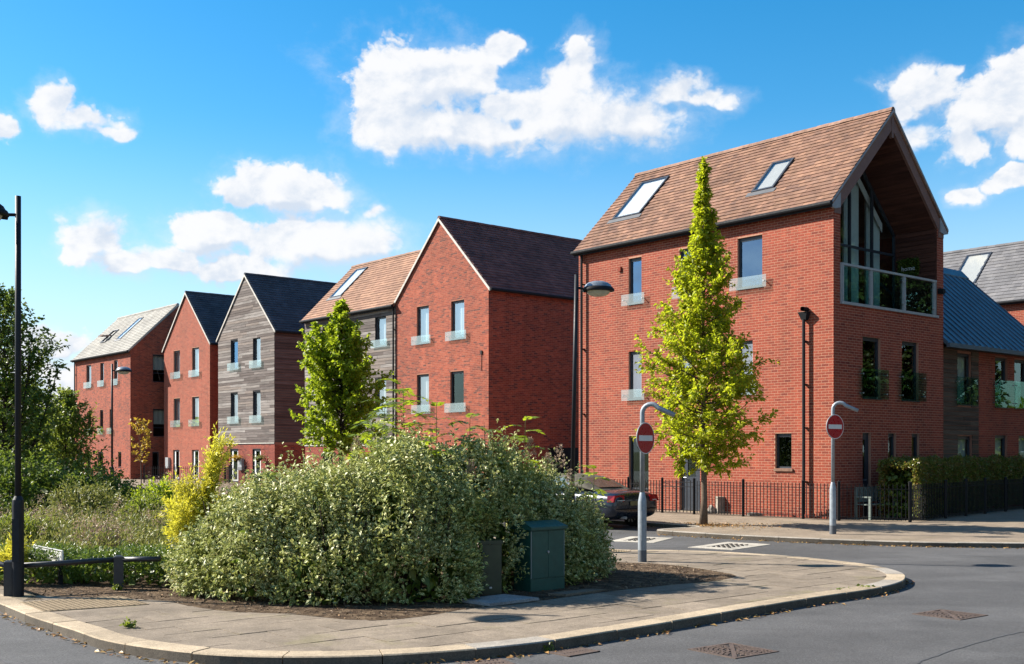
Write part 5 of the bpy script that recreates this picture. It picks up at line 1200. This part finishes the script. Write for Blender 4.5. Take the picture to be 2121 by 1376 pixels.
# ------------------------------------------------------------------ street furniture
MAT['post_black'] = plain('black_post_paint', (.013,.015,.020), .5, spec=.25, nscale=12)
MAT['post_grey'] = plain('galvanised_grey_paint', (.30,.335,.37), .45, .2, nscale=14, namt=.16)
MAT['post_base'] = plain('dark_grey_post_base', (.10,.11,.125), .6, nscale=20)
MAT['sign_red'] = plain('red_sign_face', (.42,.012,.022), .3, namt=.06)
MAT['sign_white'] = plain('white_sign_bar', (.74,.74,.72), .35, namt=.04)
MAT['sign_back'] = plain('grey_sign_back', (.30,.31,.32), .5)
MAT['lamp_dome'] = plain('weathered_lamp_dome', (.33,.36,.39), .35, .5, nscale=14, namt=.25)
MAT['lamp_bowl'] = plain('yellowed_lamp_bowl', (.55,.52,.38), .2, nscale=10)
def street_lamp(label, x, y, ang, ht=5.12, lean=(0, 0), dome='lamp_dome'):
    o = thing('street_lamp', label, 'lamp post', (x, y, .09), 0, 'black lamp columns along the street')
    L = lambda z: (lean[0]*z/ht, lean[1]*z/ht, z)
    obj('base', MB().lathe([(.072,-.05),(.072,1.18),(.068,1.24),(.042,1.29),(0,1.29)], n=20), 'post_black', o, smooth=False)
    obj('pole', MB().tube([L(1.2), L(3.4), L(ht)], [.038, .037, .036], 14), 'post_black', o, smooth=True)
    obj('door', MB().box((-.045,-.078,.45), (.045,-.066,1.0)), 'post_black', o)
    c, s = math.cos(ang), math.sin(ang); P = lambda r, z: (lean[0]+c*r, lean[1]+s*r, z); zh = ht-.26
    obj('arm', MB().tube([P(0, zh+.02), P(.16, zh)], .022, 8).tube([P(.13, zh-.03), P(.20, zh-.03)], .035, 8), 'iron', o)
    M = Matrix.Translation(P(.42, zh)) @ Matrix.Rotation(ang, 4, 'Z') @ Matrix.Diagonal((1.12, .92, 1, 1))
    h = obj('lamp_head', MB().lathe([(.27,-.03),(.275,-.005),(.255,.03),(.235,.045)], n=28, M=M).lathe([(.27,-.03),(.19,-.035)], n=28, M=M), 'iron', o, smooth=True)
    obj('dome', MB().lathe([(.236,.044),(.215,.085),(.165,.125),(.09,.150),(0,.158)], n=28, M=M), dome, h, smooth=True)
    obj('bowl', MB().lathe([(.20,-.033),(.185,-.075),(.13,-.115),(.06,-.132),(0,-.135)], n=28, M=M), 'lamp_bowl', h, smooth=True)
    return o
street_lamp('tall black lamp post on the near pavement beside the knee rail', -6.31, 14.23, math.radians(222), dome='iron')
street_lamp('black lamp post with domed head between the big shrub and the corner house', 1.09, 20.55, math.radians(14), lean=(.10, 0))
street_lamp('slim far lamp post in front of the pale grey roofed house', -14.9, 41.5, math.radians(5))

def no_entry(label, x, y, yaw, zc, r, hook, ht):
    o = thing('no_entry_sign', label, 'road sign', (x, y, .09), 0, 'round no entry signs on hooked posts')
    obj('base', MB().lathe([(.074,-.02),(.074,.20)], n=18), 'post_base', o, smooth=True)
    b = obj('post_base', MB().lathe([(.0735,.20),(.0725,1.0),(.068,1.04),(.046,1.15),(.041,1.17)], n=18), 'post_grey', o, smooth=True)
    obj('door', MB().box((-.02,-.079,.35), (.04,-.068,.86)), 'post_grey', b)
    c, s = math.cos(hook), math.sin(hook); pts = [(0,0,1.17), (0,0,ht-.22)]
    for k in range(1, 9):
        a = PI*.80*k/8; pts.append((c*.15*(1-math.cos(a)), s*.15*(1-math.cos(a)), ht-.22+.15*math.sin(a)))
    e = Vector(pts[-1]); d = (e-Vector(pts[-2])).normalized(); d = (d+Vector((c*.55, s*.55, .12))).normalized(); pts.append(tuple(e+d*.30))
    obj('pole', MB().tube(pts, .040, 14), 'post_grey', o, smooth=True)
    M = Matrix.Translation((0, 0, zc-.09)) @ Matrix.Rotation(yaw, 4, 'Z') @ Matrix.Rotation(PI/2, 4, 'X') @ Matrix.Translation((0, 0, .062))
    p = obj('sign_plate', MB().lathe([(0,-.006),(r,-.006),(r,.004),(r*.965,.006)], n=48, M=M), 'sign_back', o, fixn=True)
    obj('border', MB().lathe([(r*.995,.0062),(r*.945,.0066)], n=48, M=M), 'sign_white', p)
    obj('face', MB().lathe([(r*.945,.0066),(0,.0066)], n=48, M=M), 'sign_red', p)
    obj('bar', MB().box((-r*.76,-r*.175,.0072), (r*.76,r*.175,.0085), M), 'sign_white', p)
    obj('clip', MB().box((-.06,-.03,-.05), (.06,.03,-.004), M).box((-.06,-.03+.1,-.05), (.06,.03+.1,-.004), M), 'steel', p)
    return o
no_entry('no entry sign on the near paved corner in front of the dark convertible', 2.19, 18.72, math.radians(49), 2.17, .265, math.radians(-20), 2.72)
no_entry('no entry sign on the far pavement by the corner of the brick house', 7.19, 24.96, math.radians(31), 2.50, .275, math.radians(-15), 3.02)

# knee rail
kr = thing('knee_rail', 'black timber knee rail with square posts and one round rail', 'rail', (-6.44, 14.27, .09))
KP = [(-6.44,14.27), (-5.28,14.95)]
MAT['rail_black'] = plain('black_rail_paint', (.022,.025,.030), .45, nscale=20, namt=.2)
for i, (x, y) in enumerate(KP):
    a = Matrix.Translation((x+6.44, y-14.27, 0)) @ Matrix.Rotation(.35, 4, 'Z')
    obj('post', MB().box((-.062,-.062,-.05), (.062,.062,.445), a).add([a @ Vector(p) for p in ((-.062,-.062,.445),(.062,-.062,.445),(.062,.062,.445),(-.062,.062,.445),(-.03,-.03,.465),(.03,-.03,.465),(.03,.03,.465),(-.03,.03,.465))], [(4,5,6,7),(0,1,5,4),(1,2,6,5),(2,3,7,6),(3,0,4,7)]), 'rail_black', kr)
for p, q in (((-1.9,2.25,.40),(0,0,.385)), ((0,0,.385),(1.16,.68,.41)), ((1.16,.68,.41),(1.74,.62,.42))):
    obj('rail', MB().tube([p, q], .036, 12), 'rail_black', kr, smooth=True)

# utility cabinets and the lids in front of them
MAT['cab'] = plain('dark_green_cabinet', (.015,.082,.062), .45, nscale=9, namt=.14)
MAT['cab_trim'] = plain('worn_pale_edge', (.28,.31,.29), .5)
MAT['olive'] = plain('dark_olive_cabinet', (.040,.050,.017), .5, nscale=6, namt=.2)
ca = math.atan2(.6454, .7638)
cb = thing('utility_cabinet', 'dark green two door utility cabinet in front of the big shrub', 'cabinet', (.25, 14.67, .09), ca)
obj('body', MB().box((0,.012,.0), (.60,.34,.82)), 'cab', cb); obj('plinth', MB().box((-.004,.0,-.03), (.604,.345,.17)), 'cab', cb)
for a, b in ((.018, .297), (.303, .582)): obj('door', MB().box((a,-.008,.18), (b,.02,.80)), 'cab', cb)
obj('lid', MB().add([(-.03,-.04,.82),(.63,-.04,.82),(.63,.37,.82),(-.03,.37,.82),(-.03,-.04,.855),(.63,-.04,.855),(.60,.18,.93),(0,.18,.93),(.63,.37,.855),(-.03,.37,.855)], [(0,3,2,1),(0,1,5,4),(4,5,6,7),(6,8,9,7),(2,3,9,8),(1,2,8,6,5),(3,0,4,7,9)]), 'cab', cb)
obj('handle', MB().lathe([(.0,0),(.017,0),(.017,.02),(0,.02)], n=10, M=Matrix.Translation((.288,-.01,.52)) @ Matrix.Rotation(PI/2, 4, 'X')), 'steel', cb)
obj('edge_trim', MB().box((.004,-.006,.18), (.012,.02,.80)).box((.588,-.006,.18), (.596,.02,.80)), 'cab_trim', cb)
pc = thing('pillar_cabinet', 'narrow olive cabinet half buried in the big shrub', 'cabinet', (-.40, 14.40, .09), math.radians(8))
obj('body', MB().box((.0,.01,0), (.27,.30,.70)), 'olive', pc); obj('door', MB().box((.012,-.004,.05), (.258,.02,.655)), 'olive', pc); obj('lid', MB().box((-.012,-.015,.66), (.282,.31,.705)), 'olive', pc)
obj('lock', MB().box((.11,-.012,.085), (.14,-.004,.105)), 'white', pc)
MAT['conc'] = pavemat('pale_concrete_lid', (.36, .345, .335)); MAT['conc_b'] = pavemat('brown_concrete_lid', (.21, .165, .12))
def lid(name, label, pts, mat, th=.03, z=.1):
    c = np.mean(pts, 0); o = obj(name, MB().prism([(p[0]-c[0], p[1]-c[1], -.06) for p in pts], (0, 0, .06+th-.012)).prism([(p[0]*.985-c[0]*.985, p[1]*.985-c[1]*.985, th-.012) for p in pts], (0, 0, .012)), mat, fixn=True)
    o.location = (c[0], c[1], z); return tag(o, label, 'cover')
lid('access_cover', 'pale grey rectangular lid in the bed before the green cabinet', [(-.66,13.70),(-.10,14.22),(.34,13.86),(-.26,13.30)], 'conc')
lid('access_cover', 'brown rectangular lid in the bed right of the green cabinet', [(.46,14.35),(.98,14.82),(1.26,14.78),(.68,14.24)], 'conc_b', th=.022)

# blister paving at the two crossings
def blister(label, O, a, b, na, nb, s=.066):
    a = Vector(a).normalized(); b = Vector(b).normalized(); root = thing('blister_paving', label, 'tactile paving', (O[0], O[1], .1)); m = MB()
    obj('slab', MB().prism([(0,0,-.01),(a.x*na*s,a.y*na*s,-.01),(a.x*na*s+b.x*nb*s,a.y*na*s+b.y*nb*s,-.01),(b.x*nb*s,b.y*nb*s,-.01)], (0, 0, .017)), 'tactile', root, fixn=True)
    for i in range(na):
        for j in range(nb):
            c = a*(i+.5)*s+b*(j+.5)*s; r = .018; k = 6
            vs = [(c.x+r*math.cos(2*PI*q/k), c.y+r*math.sin(2*PI*q/k), .007) for q in range(k)]+[(c.x+r*.6*math.cos(2*PI*q/k), c.y+r*.6*math.sin(2*PI*q/k), .013) for q in range(k)]
            m.add(vs, [(q, (q+1) % k, (q+1) % k+k, q+k) for q in range(k)]+[tuple(range(k, 2*k))])
    o = obj('blisters', m, 'tactile', root); o['kind'] = 'stuff'
blister('buff blister paving by the lamp post at the near kerb', (-6.02,13.62), (.62,-.78), (.86,.51), 15, 18)
blister('buff blister paving at the back kerb behind the near no entry sign', (2.2,20.55), (-.6454,.7638), (-.7638,-.6454), 30, 14)

# manhole covers, drain grates, road chamber covers
MAT['rust'] = plain('rusty_cast_iron', (.125,.088,.070), .7, .3, nscale=30, namt=.35, bump=.4)
MAT['rust_dark'] = plain('dark_cast_iron', (.030,.024,.022), .8, .3, nscale=30, namt=.3)
def manhole(label, c, e1, half=.31):
    a = math.atan2(e1[1], e1[0]); o = thing('manhole_cover', label, 'manhole cover', (c[0], c[1], 0), a); h = half
    obj('frame', MB().box((-h,-h,-.02), (h,-h+.035,.008)).box((-h,h-.035,-.02), (h,h,.008)).box((-h,-h+.035,-.02), (-h+.035,h-.035,.008)).box((h-.035,-h+.035,-.02), (h,h-.035,.008)), 'rust', o)
    q = h-.042
    for s in (0, 1):
        T = [(-q,-q+.012,0),(q-.012,q,0),(-q,q,0)] if s else [(-q+.012,-q,0),(q,-q,0),(q,q-.012,0)]
        obj('cover_plate', MB().prism([(x, y, -.012) for x, y, _ in T], (0, 0, .014)), 'rust_dark', o, fixn=True)
    m = MB(); m.prism([(-q,-q,.002),(-q+.03,-q,.002),(q,q-.03,.002),(q,q,.002),(q-.03,q,.002),(-q,-q+.03,.002)], (0, 0, .006))
    for rr, n in ((.06, 7), (.115, 14), (.165, 20), (.215, 27), (.26, 32)):
        for k in range(n):
            t = 2*PI*(k+.5)/n; x, y = rr*math.cos(t), rr*math.sin(t)
            if abs(x-y) < .045: continue
            M = Matrix.Translation((x, y, 0)) @ Matrix.Rotation(t, 4, 'Z'); m.box((-.017,-.019,.002), (.017,.019,.0095), M)
    for sx_ in (-1, 1):
        for k in range(3):
            for l in range(3-k): m.box((sx_*(q-.02-k*.045)-.014, -sx_*(q-.02-l*.045)-.014, .002), (sx_*(q-.02-k*.045)+.014, -sx_*(q-.02-l*.045)+.014, .0095))
    t_ = obj('tread', m, 'rust', o, fixn=True); t_['kind'] = 'stuff'
manhole('square rusty manhole cover with round tread nearest the camera', (2.16, 10.89), (.51, .38))
manhole('square rusty manhole cover farther right in the road', (5.22, 13.28), (.46, .36))
def grate(label, c, e1, w=.42, d=.30):
    a = math.atan2(e1[1], e1[0]); o = thing('drain_grate', label, 'drain grate', (c[0], c[1], 0), a, 'rusty kerbside drain grates')
    obj('pit', MB().poly([(-w/2,-d/2,.003),(w/2,-d/2,.003),(w/2,d/2,.003),(-w/2,d/2,.003)]), 'rust_dark', o)
    obj('frame', MB().box((-w/2,-d/2,-.02), (w/2,-d/2+.03,.012)).box((-w/2,d/2-.03,-.02), (w/2,d/2,.012)).box((-w/2,-d/2,-.02), (-w/2+.03,d/2,.0125)).box((w/2-.03,-d/2,-.02), (w/2,d/2,.0125)), 'rust', o)
    n = 9
    for k in range(n):
        x = -w/2+.045+(w-.09)*k/(n-1); obj('bar', MB().box((x-.011,-d/2+.028,-.01), (x+.011,d/2-.028,.0105)), 'rust', o)
    obj('bar', MB().box((-w/2+.03,-.012,-.01), (w/2-.03,.012,.0112)), 'rust', o)
grate('rusty drain grate against the kerb near its weed', (.60, 10.80), (.75, .66)); grate('rusty drain grate at the bottom edge, nearest the camera', (-.22, 10.20), (.90, .44))
MAT['cover_pale'] = pavemat('pale_cover_surround', (.47, .43, .365)); MAT['cover_bar'] = plain('dark_recessed_bars', (.11,.095,.08), .8)
def chamber(label, c, e1, L, B):
    a = math.atan2(e1[1], e1[0]); o = thing('chamber_cover', label, 'road cover', (c[0], c[1], 0), a, 'pale concrete chamber covers in the road')
    h, w = L/2, B/2; ih, iw = L*.30, B*.28
    for bx in (((-h,-w,-.02),(h,-iw,.008)), ((-h,iw,-.02),(h,w,.008)), ((-h,-iw,-.02),(-ih,iw,.008)), ((ih,-iw,-.02),(h,iw,.008))): obj('surround', MB().box(*bx), 'cover_pale', o)
    obj('tray', MB().box((-ih,-iw,-.02), (ih,iw,.001)), 'cover_pale', o)
    for r in range(4):
        for k in range(5):
            x = -ih+.05+(2*ih-.1)*(k+.5)/5; y = -iw+.04+(2*iw-.08)*(r+.5)/4; obj('tread_block', MB().box((x-.046,y-.016,.001), (x+.046,y+.016,.02)), 'cover_bar', o)
chamber('pale concrete chamber cover in the side road nearest the paved corner', (4.49, 22.93), (1.06, 1.32), 1.72, 1.0)
chamber('pale concrete chamber cover farther along the side road behind the near sign', (2.86, 24.55), (.62, 1.36), 1.5, 1.0)

# street name plate half hidden in the hedge
sn = thing('street_name_sign', 'white street name plate half hidden in the low hedge', 'sign', (-7.05, 16.35, .09), math.atan2(-.7638, .6454))
obj('plate', MB().box((0,-.01,.30), (1.35,.01,.495)), 'sign_white', sn); obj('border', MB().box((.015,-.013,.475), (1.335,-.0105,.485)).box((.015,-.013,.31), (.025,-.0105,.475)).box((1.325,-.013,.31), (1.335,-.0105,.475)), 'iron', sn)
for x in (.2, 1.15): obj('post', MB().box((x-.03,.01,-.05), (x+.03,.06,.48)), 'iron', sn)
def text(parent, body, size, loc, rot, mat, name='lettering', ext=.002):
    c = bpy.data.curves.new(name, 'FONT'); c.body = body; c.size = size; c.extrude = ext; c.align_x = 'LEFT'; c.resolution_u = 2
    o = bpy.data.objects.new(name, c); COL.objects.link(o); dg = bpy.context.evaluated_depsgraph_get(); me = bpy.data.meshes.new_from_object(o.evaluated_get(dg)); bpy.data.objects.remove(o)
    o = bpy.data.objects.new(name, me); COL.objects.link(o); me.materials.append(MAT[mat]); o.parent = parent; o.location = loc; o.rotation_euler = rot; return o
text(sn, 'PIAT YRS', .17, (.08, -.0125, .335), (PI/2, 0, 0), 'iron')

# wreath sign on the balcony wall
C0 = Vector((2.28, 38.04, 0)); R = Matrix.Rotation(RZ, 3, 'Z'); at = lambda x, y, z: C0+R @ Vector((x, y, 0))+Vector((0, 0, z))
ws = thing('home_wreath', 'leafy green wall panel reading home on the balcony wall', 'wall sign', at(9.14, 5.38, 7.38), RZ)
obj('board', MB().box((-.34,0,0), (.34,.02,.52)), 'lf_dark', ws)
P = np.stack([rng.uniform(-.36, .36, 700), np.full(700, -.01), rng.uniform(0, .54, 700)], 1); leaves('foliage', P, rng.normal(size=P.shape)+np.array((0, -.8, 0)), .07, .04, 'lf_dark', ws)
text(ws, 'home', .2, (-.20, -.075, .16), (PI/2, 0, 0), 'sign_white')

# railings
BARM = MB().box((-.0095,-.0095,0), (.0095,.0095,.95)).mesh('bar'); BARM.materials.append(MAT['iron'])
POSTM = MB().box((-.034,-.034,-.05), (.034,.034,1.05)).add([(-.045,-.045,1.05),(.045,-.045,1.05),(.045,.045,1.05),(-.045,.045,1.05),(0,0,1.085)], [(0,1,4),(1,2,4),(2,3,4),(3,0,4),(0,3,2,1)]).mesh('post'); POSTM.materials.append(MAT['iron'])
def railing(name, label, pts, posts, step=.105, h=1.0, cat='railing', group=None):
    o = thing(name, label, cat, (pts[0][0], pts[0][1], .09), 0, group); O = Vector((*pts[0], 0))
    for a, b in zip(pts, pts[1:]):
        A = Vector((*a, 0))-O; B = Vector((*b, 0))-O; d = B-A; L = d.length; ang = math.atan2(d.y, d.x); n = max(1, round(L/step))
        for i in range(1, n): inst('bar', BARM, o, A+d*i/n+Vector((0, 0, .04)), (0, 0, ang))
        for z in (.10, .86):
            M = Matrix.Translation(A) @ Matrix.Rotation(ang, 4, 'Z'); obj('rail', MB().box((0,-.018,z), (L,.018,z+.012), M), 'iron', o)
    for p in posts: inst('post', POSTM, o, Vector((*p, 0))-O)
    return o
ga, gb = (4.53,33.58), (5.36,32.78)
railing('iron_railing', 'black iron railing along the front garden of the corner house', [gb, (6.57,31.66), (7.97,30.50), (8.72,29.72), (10.38,29.05), (11.97,30.75), (14.05,33.08), (16.35,35.57), (20,39.6)], [gb, (6.57,31.66), (7.97,30.50), (8.72,29.72), (10.38,29.05), (11.97,30.75), (13.0,31.9), (14.05,33.08), (15.2,34.3), (16.35,35.57)])
railing('iron_railing', 'short black railing behind the dark convertible', [(2.3,35.5), (3.6,34.45), ga], [(2.3,35.5), (3.6,34.45), ga])
gt = thing('garden_gate', 'black iron garden gate between two thick posts by the front door', 'gate', (*ga, .09), math.atan2(gb[1]-ga[1], gb[0]-ga[0])); L = math.dist(ga, gb)
for z in (.10, .80, .93): obj('rail', MB().box((.04,-.014,z), (L-.04,.014,z+.02)), 'iron', gt)
for i in range(1, 9): inst('bar', BARM, gt, (L*i/9, 0, .05))
obj('stile', MB().box((L*.45-.02,-.02,.04), (L*.45+.02,.02,1.0)), 'iron', gt); obj('brace', MB().tube([(.06,0,.92), (L*.25,0,.86), (L*.43,0,.72)], .009, 6), 'iron', gt)
for nm, lab, a, b in (('iron_railing', 'black railing between the two leftmost red brick houses', (-21.6,65.4), (-18.2,64.0)), ('iron_railing', 'black railing beside the narrow brick gabled house', (-17.9,66.2), (-16.3,64.2)), ('iron_railing', 'black railing before the doors of the grey boarded gable', (-16.2,62.9), (-14.6,61.1))):
    railing(nm, lab, [a, b], [a, b], .14)

# garden bench behind the railing
MAT['bench'] = plain('grey_green_painted_wood', (.17,.21,.19), .7, nscale=14, namt=.2)
bn = thing('garden_bench', 'grey green slatted bench behind the black railing', 'bench', (9.36, 30.36, .09), math.atan2(.6454, .7638)); Lb = 1.25
for i in range(4): obj('seat_slat', MB().box((0,.06+i*.105-.5,.40), (Lb,.06+i*.105-.5+.085,.425)), 'bench', bn)
obj('back_rail', MB().box((0,.0,.80), (Lb,.03,.88)), 'bench', bn); obj('back_rail', MB().box((0,-.02,.47), (Lb,.01,.53)), 'bench', bn)
for i in range(11): obj('back_slat', MB().box((.07+i*.11,-.015,.53), (.07+i*.11+.05,.012,.80)), 'bench', bn)
for x in (0, Lb-.06):
    obj('leg', MB().box((x,-.46,-.02), (x+.06,-.40,.60)), 'bench', bn); obj('leg', MB().box((x,-.03,-.02), (x+.06,.03,.88)), 'bench', bn); obj('armrest', MB().box((x-.01,-.48,.60), (x+.07,.0,.635)), 'bench', bn)

# stones by the front door
MAT['stone'] = plain('weathered_garden_stone', (.34,.30,.25), .9, nscale=10, namt=.3, bump=.5)
def rock(seed, sx_, sy_, sz_):
    b = bmesh.new(); bmesh.ops.create_icosphere(b, subdivisions=2, radius=1); r = random.Random(seed)
    ph = [r.uniform(0, 6) for _ in range(6)]
    for v in b.verts:
        k = 1+.16*math.sin(v.co.x*3+ph[0])+.14*math.sin(v.co.y*4+ph[1])+.1*math.sin(v.co.z*5+ph[2]); v.co = Vector((v.co.x*sx_*k, v.co.y*sy_*k, max(-.2*sz_, v.co.z*sz_*k)))
    me = bpy.data.meshes.new('rock'); b.to_mesh(me); b.free(); return me
def stone(label, x, y, s, seed, name='garden_stone'):
    o = obj(name, rock(seed, *s), 'stone'); o.location = (x, y, .1+s[2]*.2); tag(o, label, 'stone'); return o
stone('pale rounded stone before the front door beside the upright block', 5.95, 33.3, (.16, .14, .18), 3); stone('flat pale stone on the ground behind the railing', 7.0, 32.05, (.24, .16, .09), 5)
bs = thing('stone_block', 'upright weathered stone block beside the front door', 'stone', (6.20, 33.25, .1), .4)
obj('base', MB().box((-.12,-.09,0), (.12,.09,.14)), 'stone', bs); obj('block', MB().box((-.09,-.07,.14), (.09,.07,.46)), 'stone', bs); obj('cap', MB().box((-.11,-.085,.46), (.11,.085,.50)), 'stone', bs)

# hanging baskets by the doors of the boarded house
C3 = Vector((-17.82, 67.64, 0)); at3 = lambda x, y, z: C3+R @ Vector((x, y, 0))+Vector((0, 0, z))
for i, (x, lab) in enumerate(((3.05, 'left hanging basket on the wall of the grey boarded gable'), (5.85, 'right hanging basket on the wall of the grey boarded gable'))):
    hb = thing('hanging_basket', lab, 'hanging basket', at3(x, -.3, 1.55), RZ, 'hanging baskets by the doors')
    obj('basket', MB().lathe([(.02,-.16),(.13,-.08),(.18,.0),(0,.0)], n=14), 'bark_dark', hb); obj('bracket', MB().tube([(0,.3,.5),(0,.0,.5),(0,0,0)], .012, 5), 'iron', hb)
    P = rng.normal(0, 1, (260, 3))*np.array((.17, .15, .08))+np.array((0, 0, .05)); leaves('flowers', P, rng.normal(size=P.shape)+np.array((0, 0, -.3)), .09, .05, 'lf_orange' if i == 0 else 'lf_olive', hb, kind='stuff')
# ------------------------------------------------------------------ parked cars
MAT['car_navy'] = plain('dusty_dark_blue_paint', (.014,.019,.034), .28, .3, nscale=3, namt=.35, coat=.6)
MAT['car_blue'] = plain('pale_blue_paint', (.22,.34,.46), .25, .2, coat=.6)
MAT['soft_top'] = plain('dusty_grey_soft_top', (.115,.105,.085), .9, spec=.1, nscale=7, namt=.25, bump=.3)
MAT['rear_win'] = plain('dusty_rear_window', (.12,.085,.06), .3, nscale=5, namt=.3)
MAT['car_glass'] = plain('car_side_glass', (.10,.15,.17), .06, spec=.9)
MAT['tail'] = plain('red_tail_lamp', (.40,.008,.012), .15, namt=.1, coat=.8); MAT['tyre'] = plain('tyre_rubber', (.018,.018,.018), .9); MAT['rim'] = plain('alloy_rim', (.35,.36,.37), .35, .7)
MAT['plate_y'] = plain('yellow_number_plate', (.16,.13,.05), .5)
def loft(stations, sec, closed=True):
    m = MB(); n = len(sec(stations[0]))
    for s in stations: m.v += [tuple(p) for p in sec(s)]
    for i in range(len(stations)-1):
        for k in range(n-1): m.f.append((i*n+k, i*n+k+1, (i+1)*n+k+1, (i+1)*n+k))
        if closed: m.f.append((i*n+n-1, i*n, (i+1)*n, (i+1)*n+n-1))
    m.f.append(tuple(range(n))[::-1]); m.f.append(tuple((len(stations)-1)*n+k for k in range(n))); return m
def subsurf(o, lv=2):
    md = o.modifiers.new('smooth', 'SUBSURF'); md.levels = lv; md.render_levels = lv; return o
def car(label, x, y, ang, paint):
    o = thing('parked_car', label, 'car', (x, y, 0), ang)
    ST = [(0.0,.66,.44,.74,.80),(.03,.78,.34,.84,.90),(.14,.85,.25,.885,.955),(.45,.885,.21,.905,.985),(.9,.89,.20,.92,.99),(1.4,.89,.20,.93,.97),(2.2,.89,.20,.92,.95),(3.0,.89,.20,.91,.96),(3.5,.885,.20,.86,.92),(4.0,.86,.21,.78,.85),(4.35,.79,.24,.68,.74),(4.5,.68,.30,.58,.63),(4.55,.56,.36,.50,.54)]
    def sec(s):
        X, w, zb, zs, zt = s; h = [(w*.80, zb), (w*.97, zb+.10), (w, zb+(zs-zb)*.45), (w*.975, zb+(zs-zb)*.8), (w*.90, zs), (w*.55, zt-.015), (0, zt)]
        return [(X, p, z) for p, z in h]+[(X, -p, z) for p, z in h[-2::-1]]
    b = subsurf(obj('body', loft(ST, sec), paint, o, smooth=True, fixn=True))
    CT = [(.78,.60,.955,.96),(.95,.66,.95,1.01),(1.25,.655,.95,1.17),(1.6,.64,.95,1.30),(2.0,.62,.95,1.36),(2.5,.61,.95,1.37),(2.85,.60,.95,1.33)]
    def csec(s):
        X, w, z0, zt = s; zt = max(zt, z0+.01); h = [(w+.09, z0), (w+.05, z0+(zt-z0)*.55), (w-.02, z0+(zt-z0)*.88), (w*.6, zt), (0, zt+.008)]
        return [(X, p, z) for p, z in h]+[(X, -p, z) for p, z in h[-2::-1]]
    subsurf(obj('soft_top', loft(CT, csec), 'soft_top', o, smooth=True, fixn=True))
    obj('rear_window', MB().add([(.93,.42,1.035),(.93,-.42,1.035),(1.42,-.40,1.262),(1.42,.40,1.262),(.90,0,1.04),(1.40,0,1.285)], [(0,4,5,3),(4,1,2,5)]), 'rear_win', o)
    for s in (1, -1):
        obj('side_window', MB().poly([(1.55,s*.735,1.02),(2.95,s*.735,1.0),(2.75,s*.66,1.28),(1.85,s*.665,1.29)]), 'car_glass', o)
        t = obj('tail_light', MB().add([(.012,s*.44,.865),(.052,s*.74,.855),(.20,s*.845,.845),(.20,s*.872,.70),(.045,s*.80,.69),(.0,s*.46,.70)], [(0,1,4,5),(1,2,3,4)]), 'tail', o); t.modifiers.new('solid', 'SOLIDIFY').thickness = .035
        obj('tail_strip', MB().box((-.02,s*.46-.0,.725), (.005,s*.70,.74)), 'sign_white', t)
        obj('headlight', MB().add([(4.50,s*.45,.60),(4.36,s*.74,.62),(4.36,s*.76,.52),(4.52,s*.46,.50)], [(0,1,2,3)]), 'car_glass', o)
        obj('mirror', MB().box((2.95,s*.90,.98), (3.08,s*1.02,1.10)), paint, o)
        for X in (.88, 3.48):
            M = Matrix.Translation((X, s*.80, .315)) @ Matrix.Rotation(PI/2, 4, 'X')
            w = obj('wheel', MB().lathe([(0,-.11),(.29,-.11),(.315,-.08),(.315,.08),(.29,.11),(0,.11)], n=24, M=M), 'tyre', o, fixn=True)
            r = MB().lathe([(.21,-.116),(.215,.116)], n=20, M=M)
            for k in range(10):
                a = 2*PI*k/10; Mk = M @ Matrix.Rotation(a, 4, 'Z'); r.box((.03,-.018,-.118), (.21,.018,.118), Mk)
            obj('rim', r, 'rim', w)
            obj('arch', MB().lathe([(.36,-.018),(.335,-.022),(.335,.0)], n=24, M=Matrix.Translation((X, s*.875, .34)) @ Matrix.Rotation(PI/2, 4, 'X')), 'tyre', o)
    obj('bumper_line', MB().box((-.028,-.70,.50), (.0,.70,.525)), 'iron', o); obj('number_plate', MB().box((-.03,-.26,.60), (-.01,.26,.71)), 'plate_y', o)
    obj('exhaust', MB().tube([(-.03,.42,.30),(.25,.42,.30)], .035, 10), 'steel', o); obj('windscreen', MB().poly([(2.80,.58,1.34),(2.80,-.58,1.34),(3.35,-.70,.98),(3.35,.70,.98)]), 'car_glass', o)
    obj('boot_gap', MB().box((.10,-.60,.957), (.112,.60,.968)), 'iron', o)
    return o
car('dark blue convertible with dusty grey soft top parked in the bay', 3.13, 27.88, math.atan2(.7638, -.6454), 'car_navy')
car('pale blue car mostly hidden behind the reeds at the left', -17.6, 44.6, math.atan2(.7638, -.6454), 'car_blue')
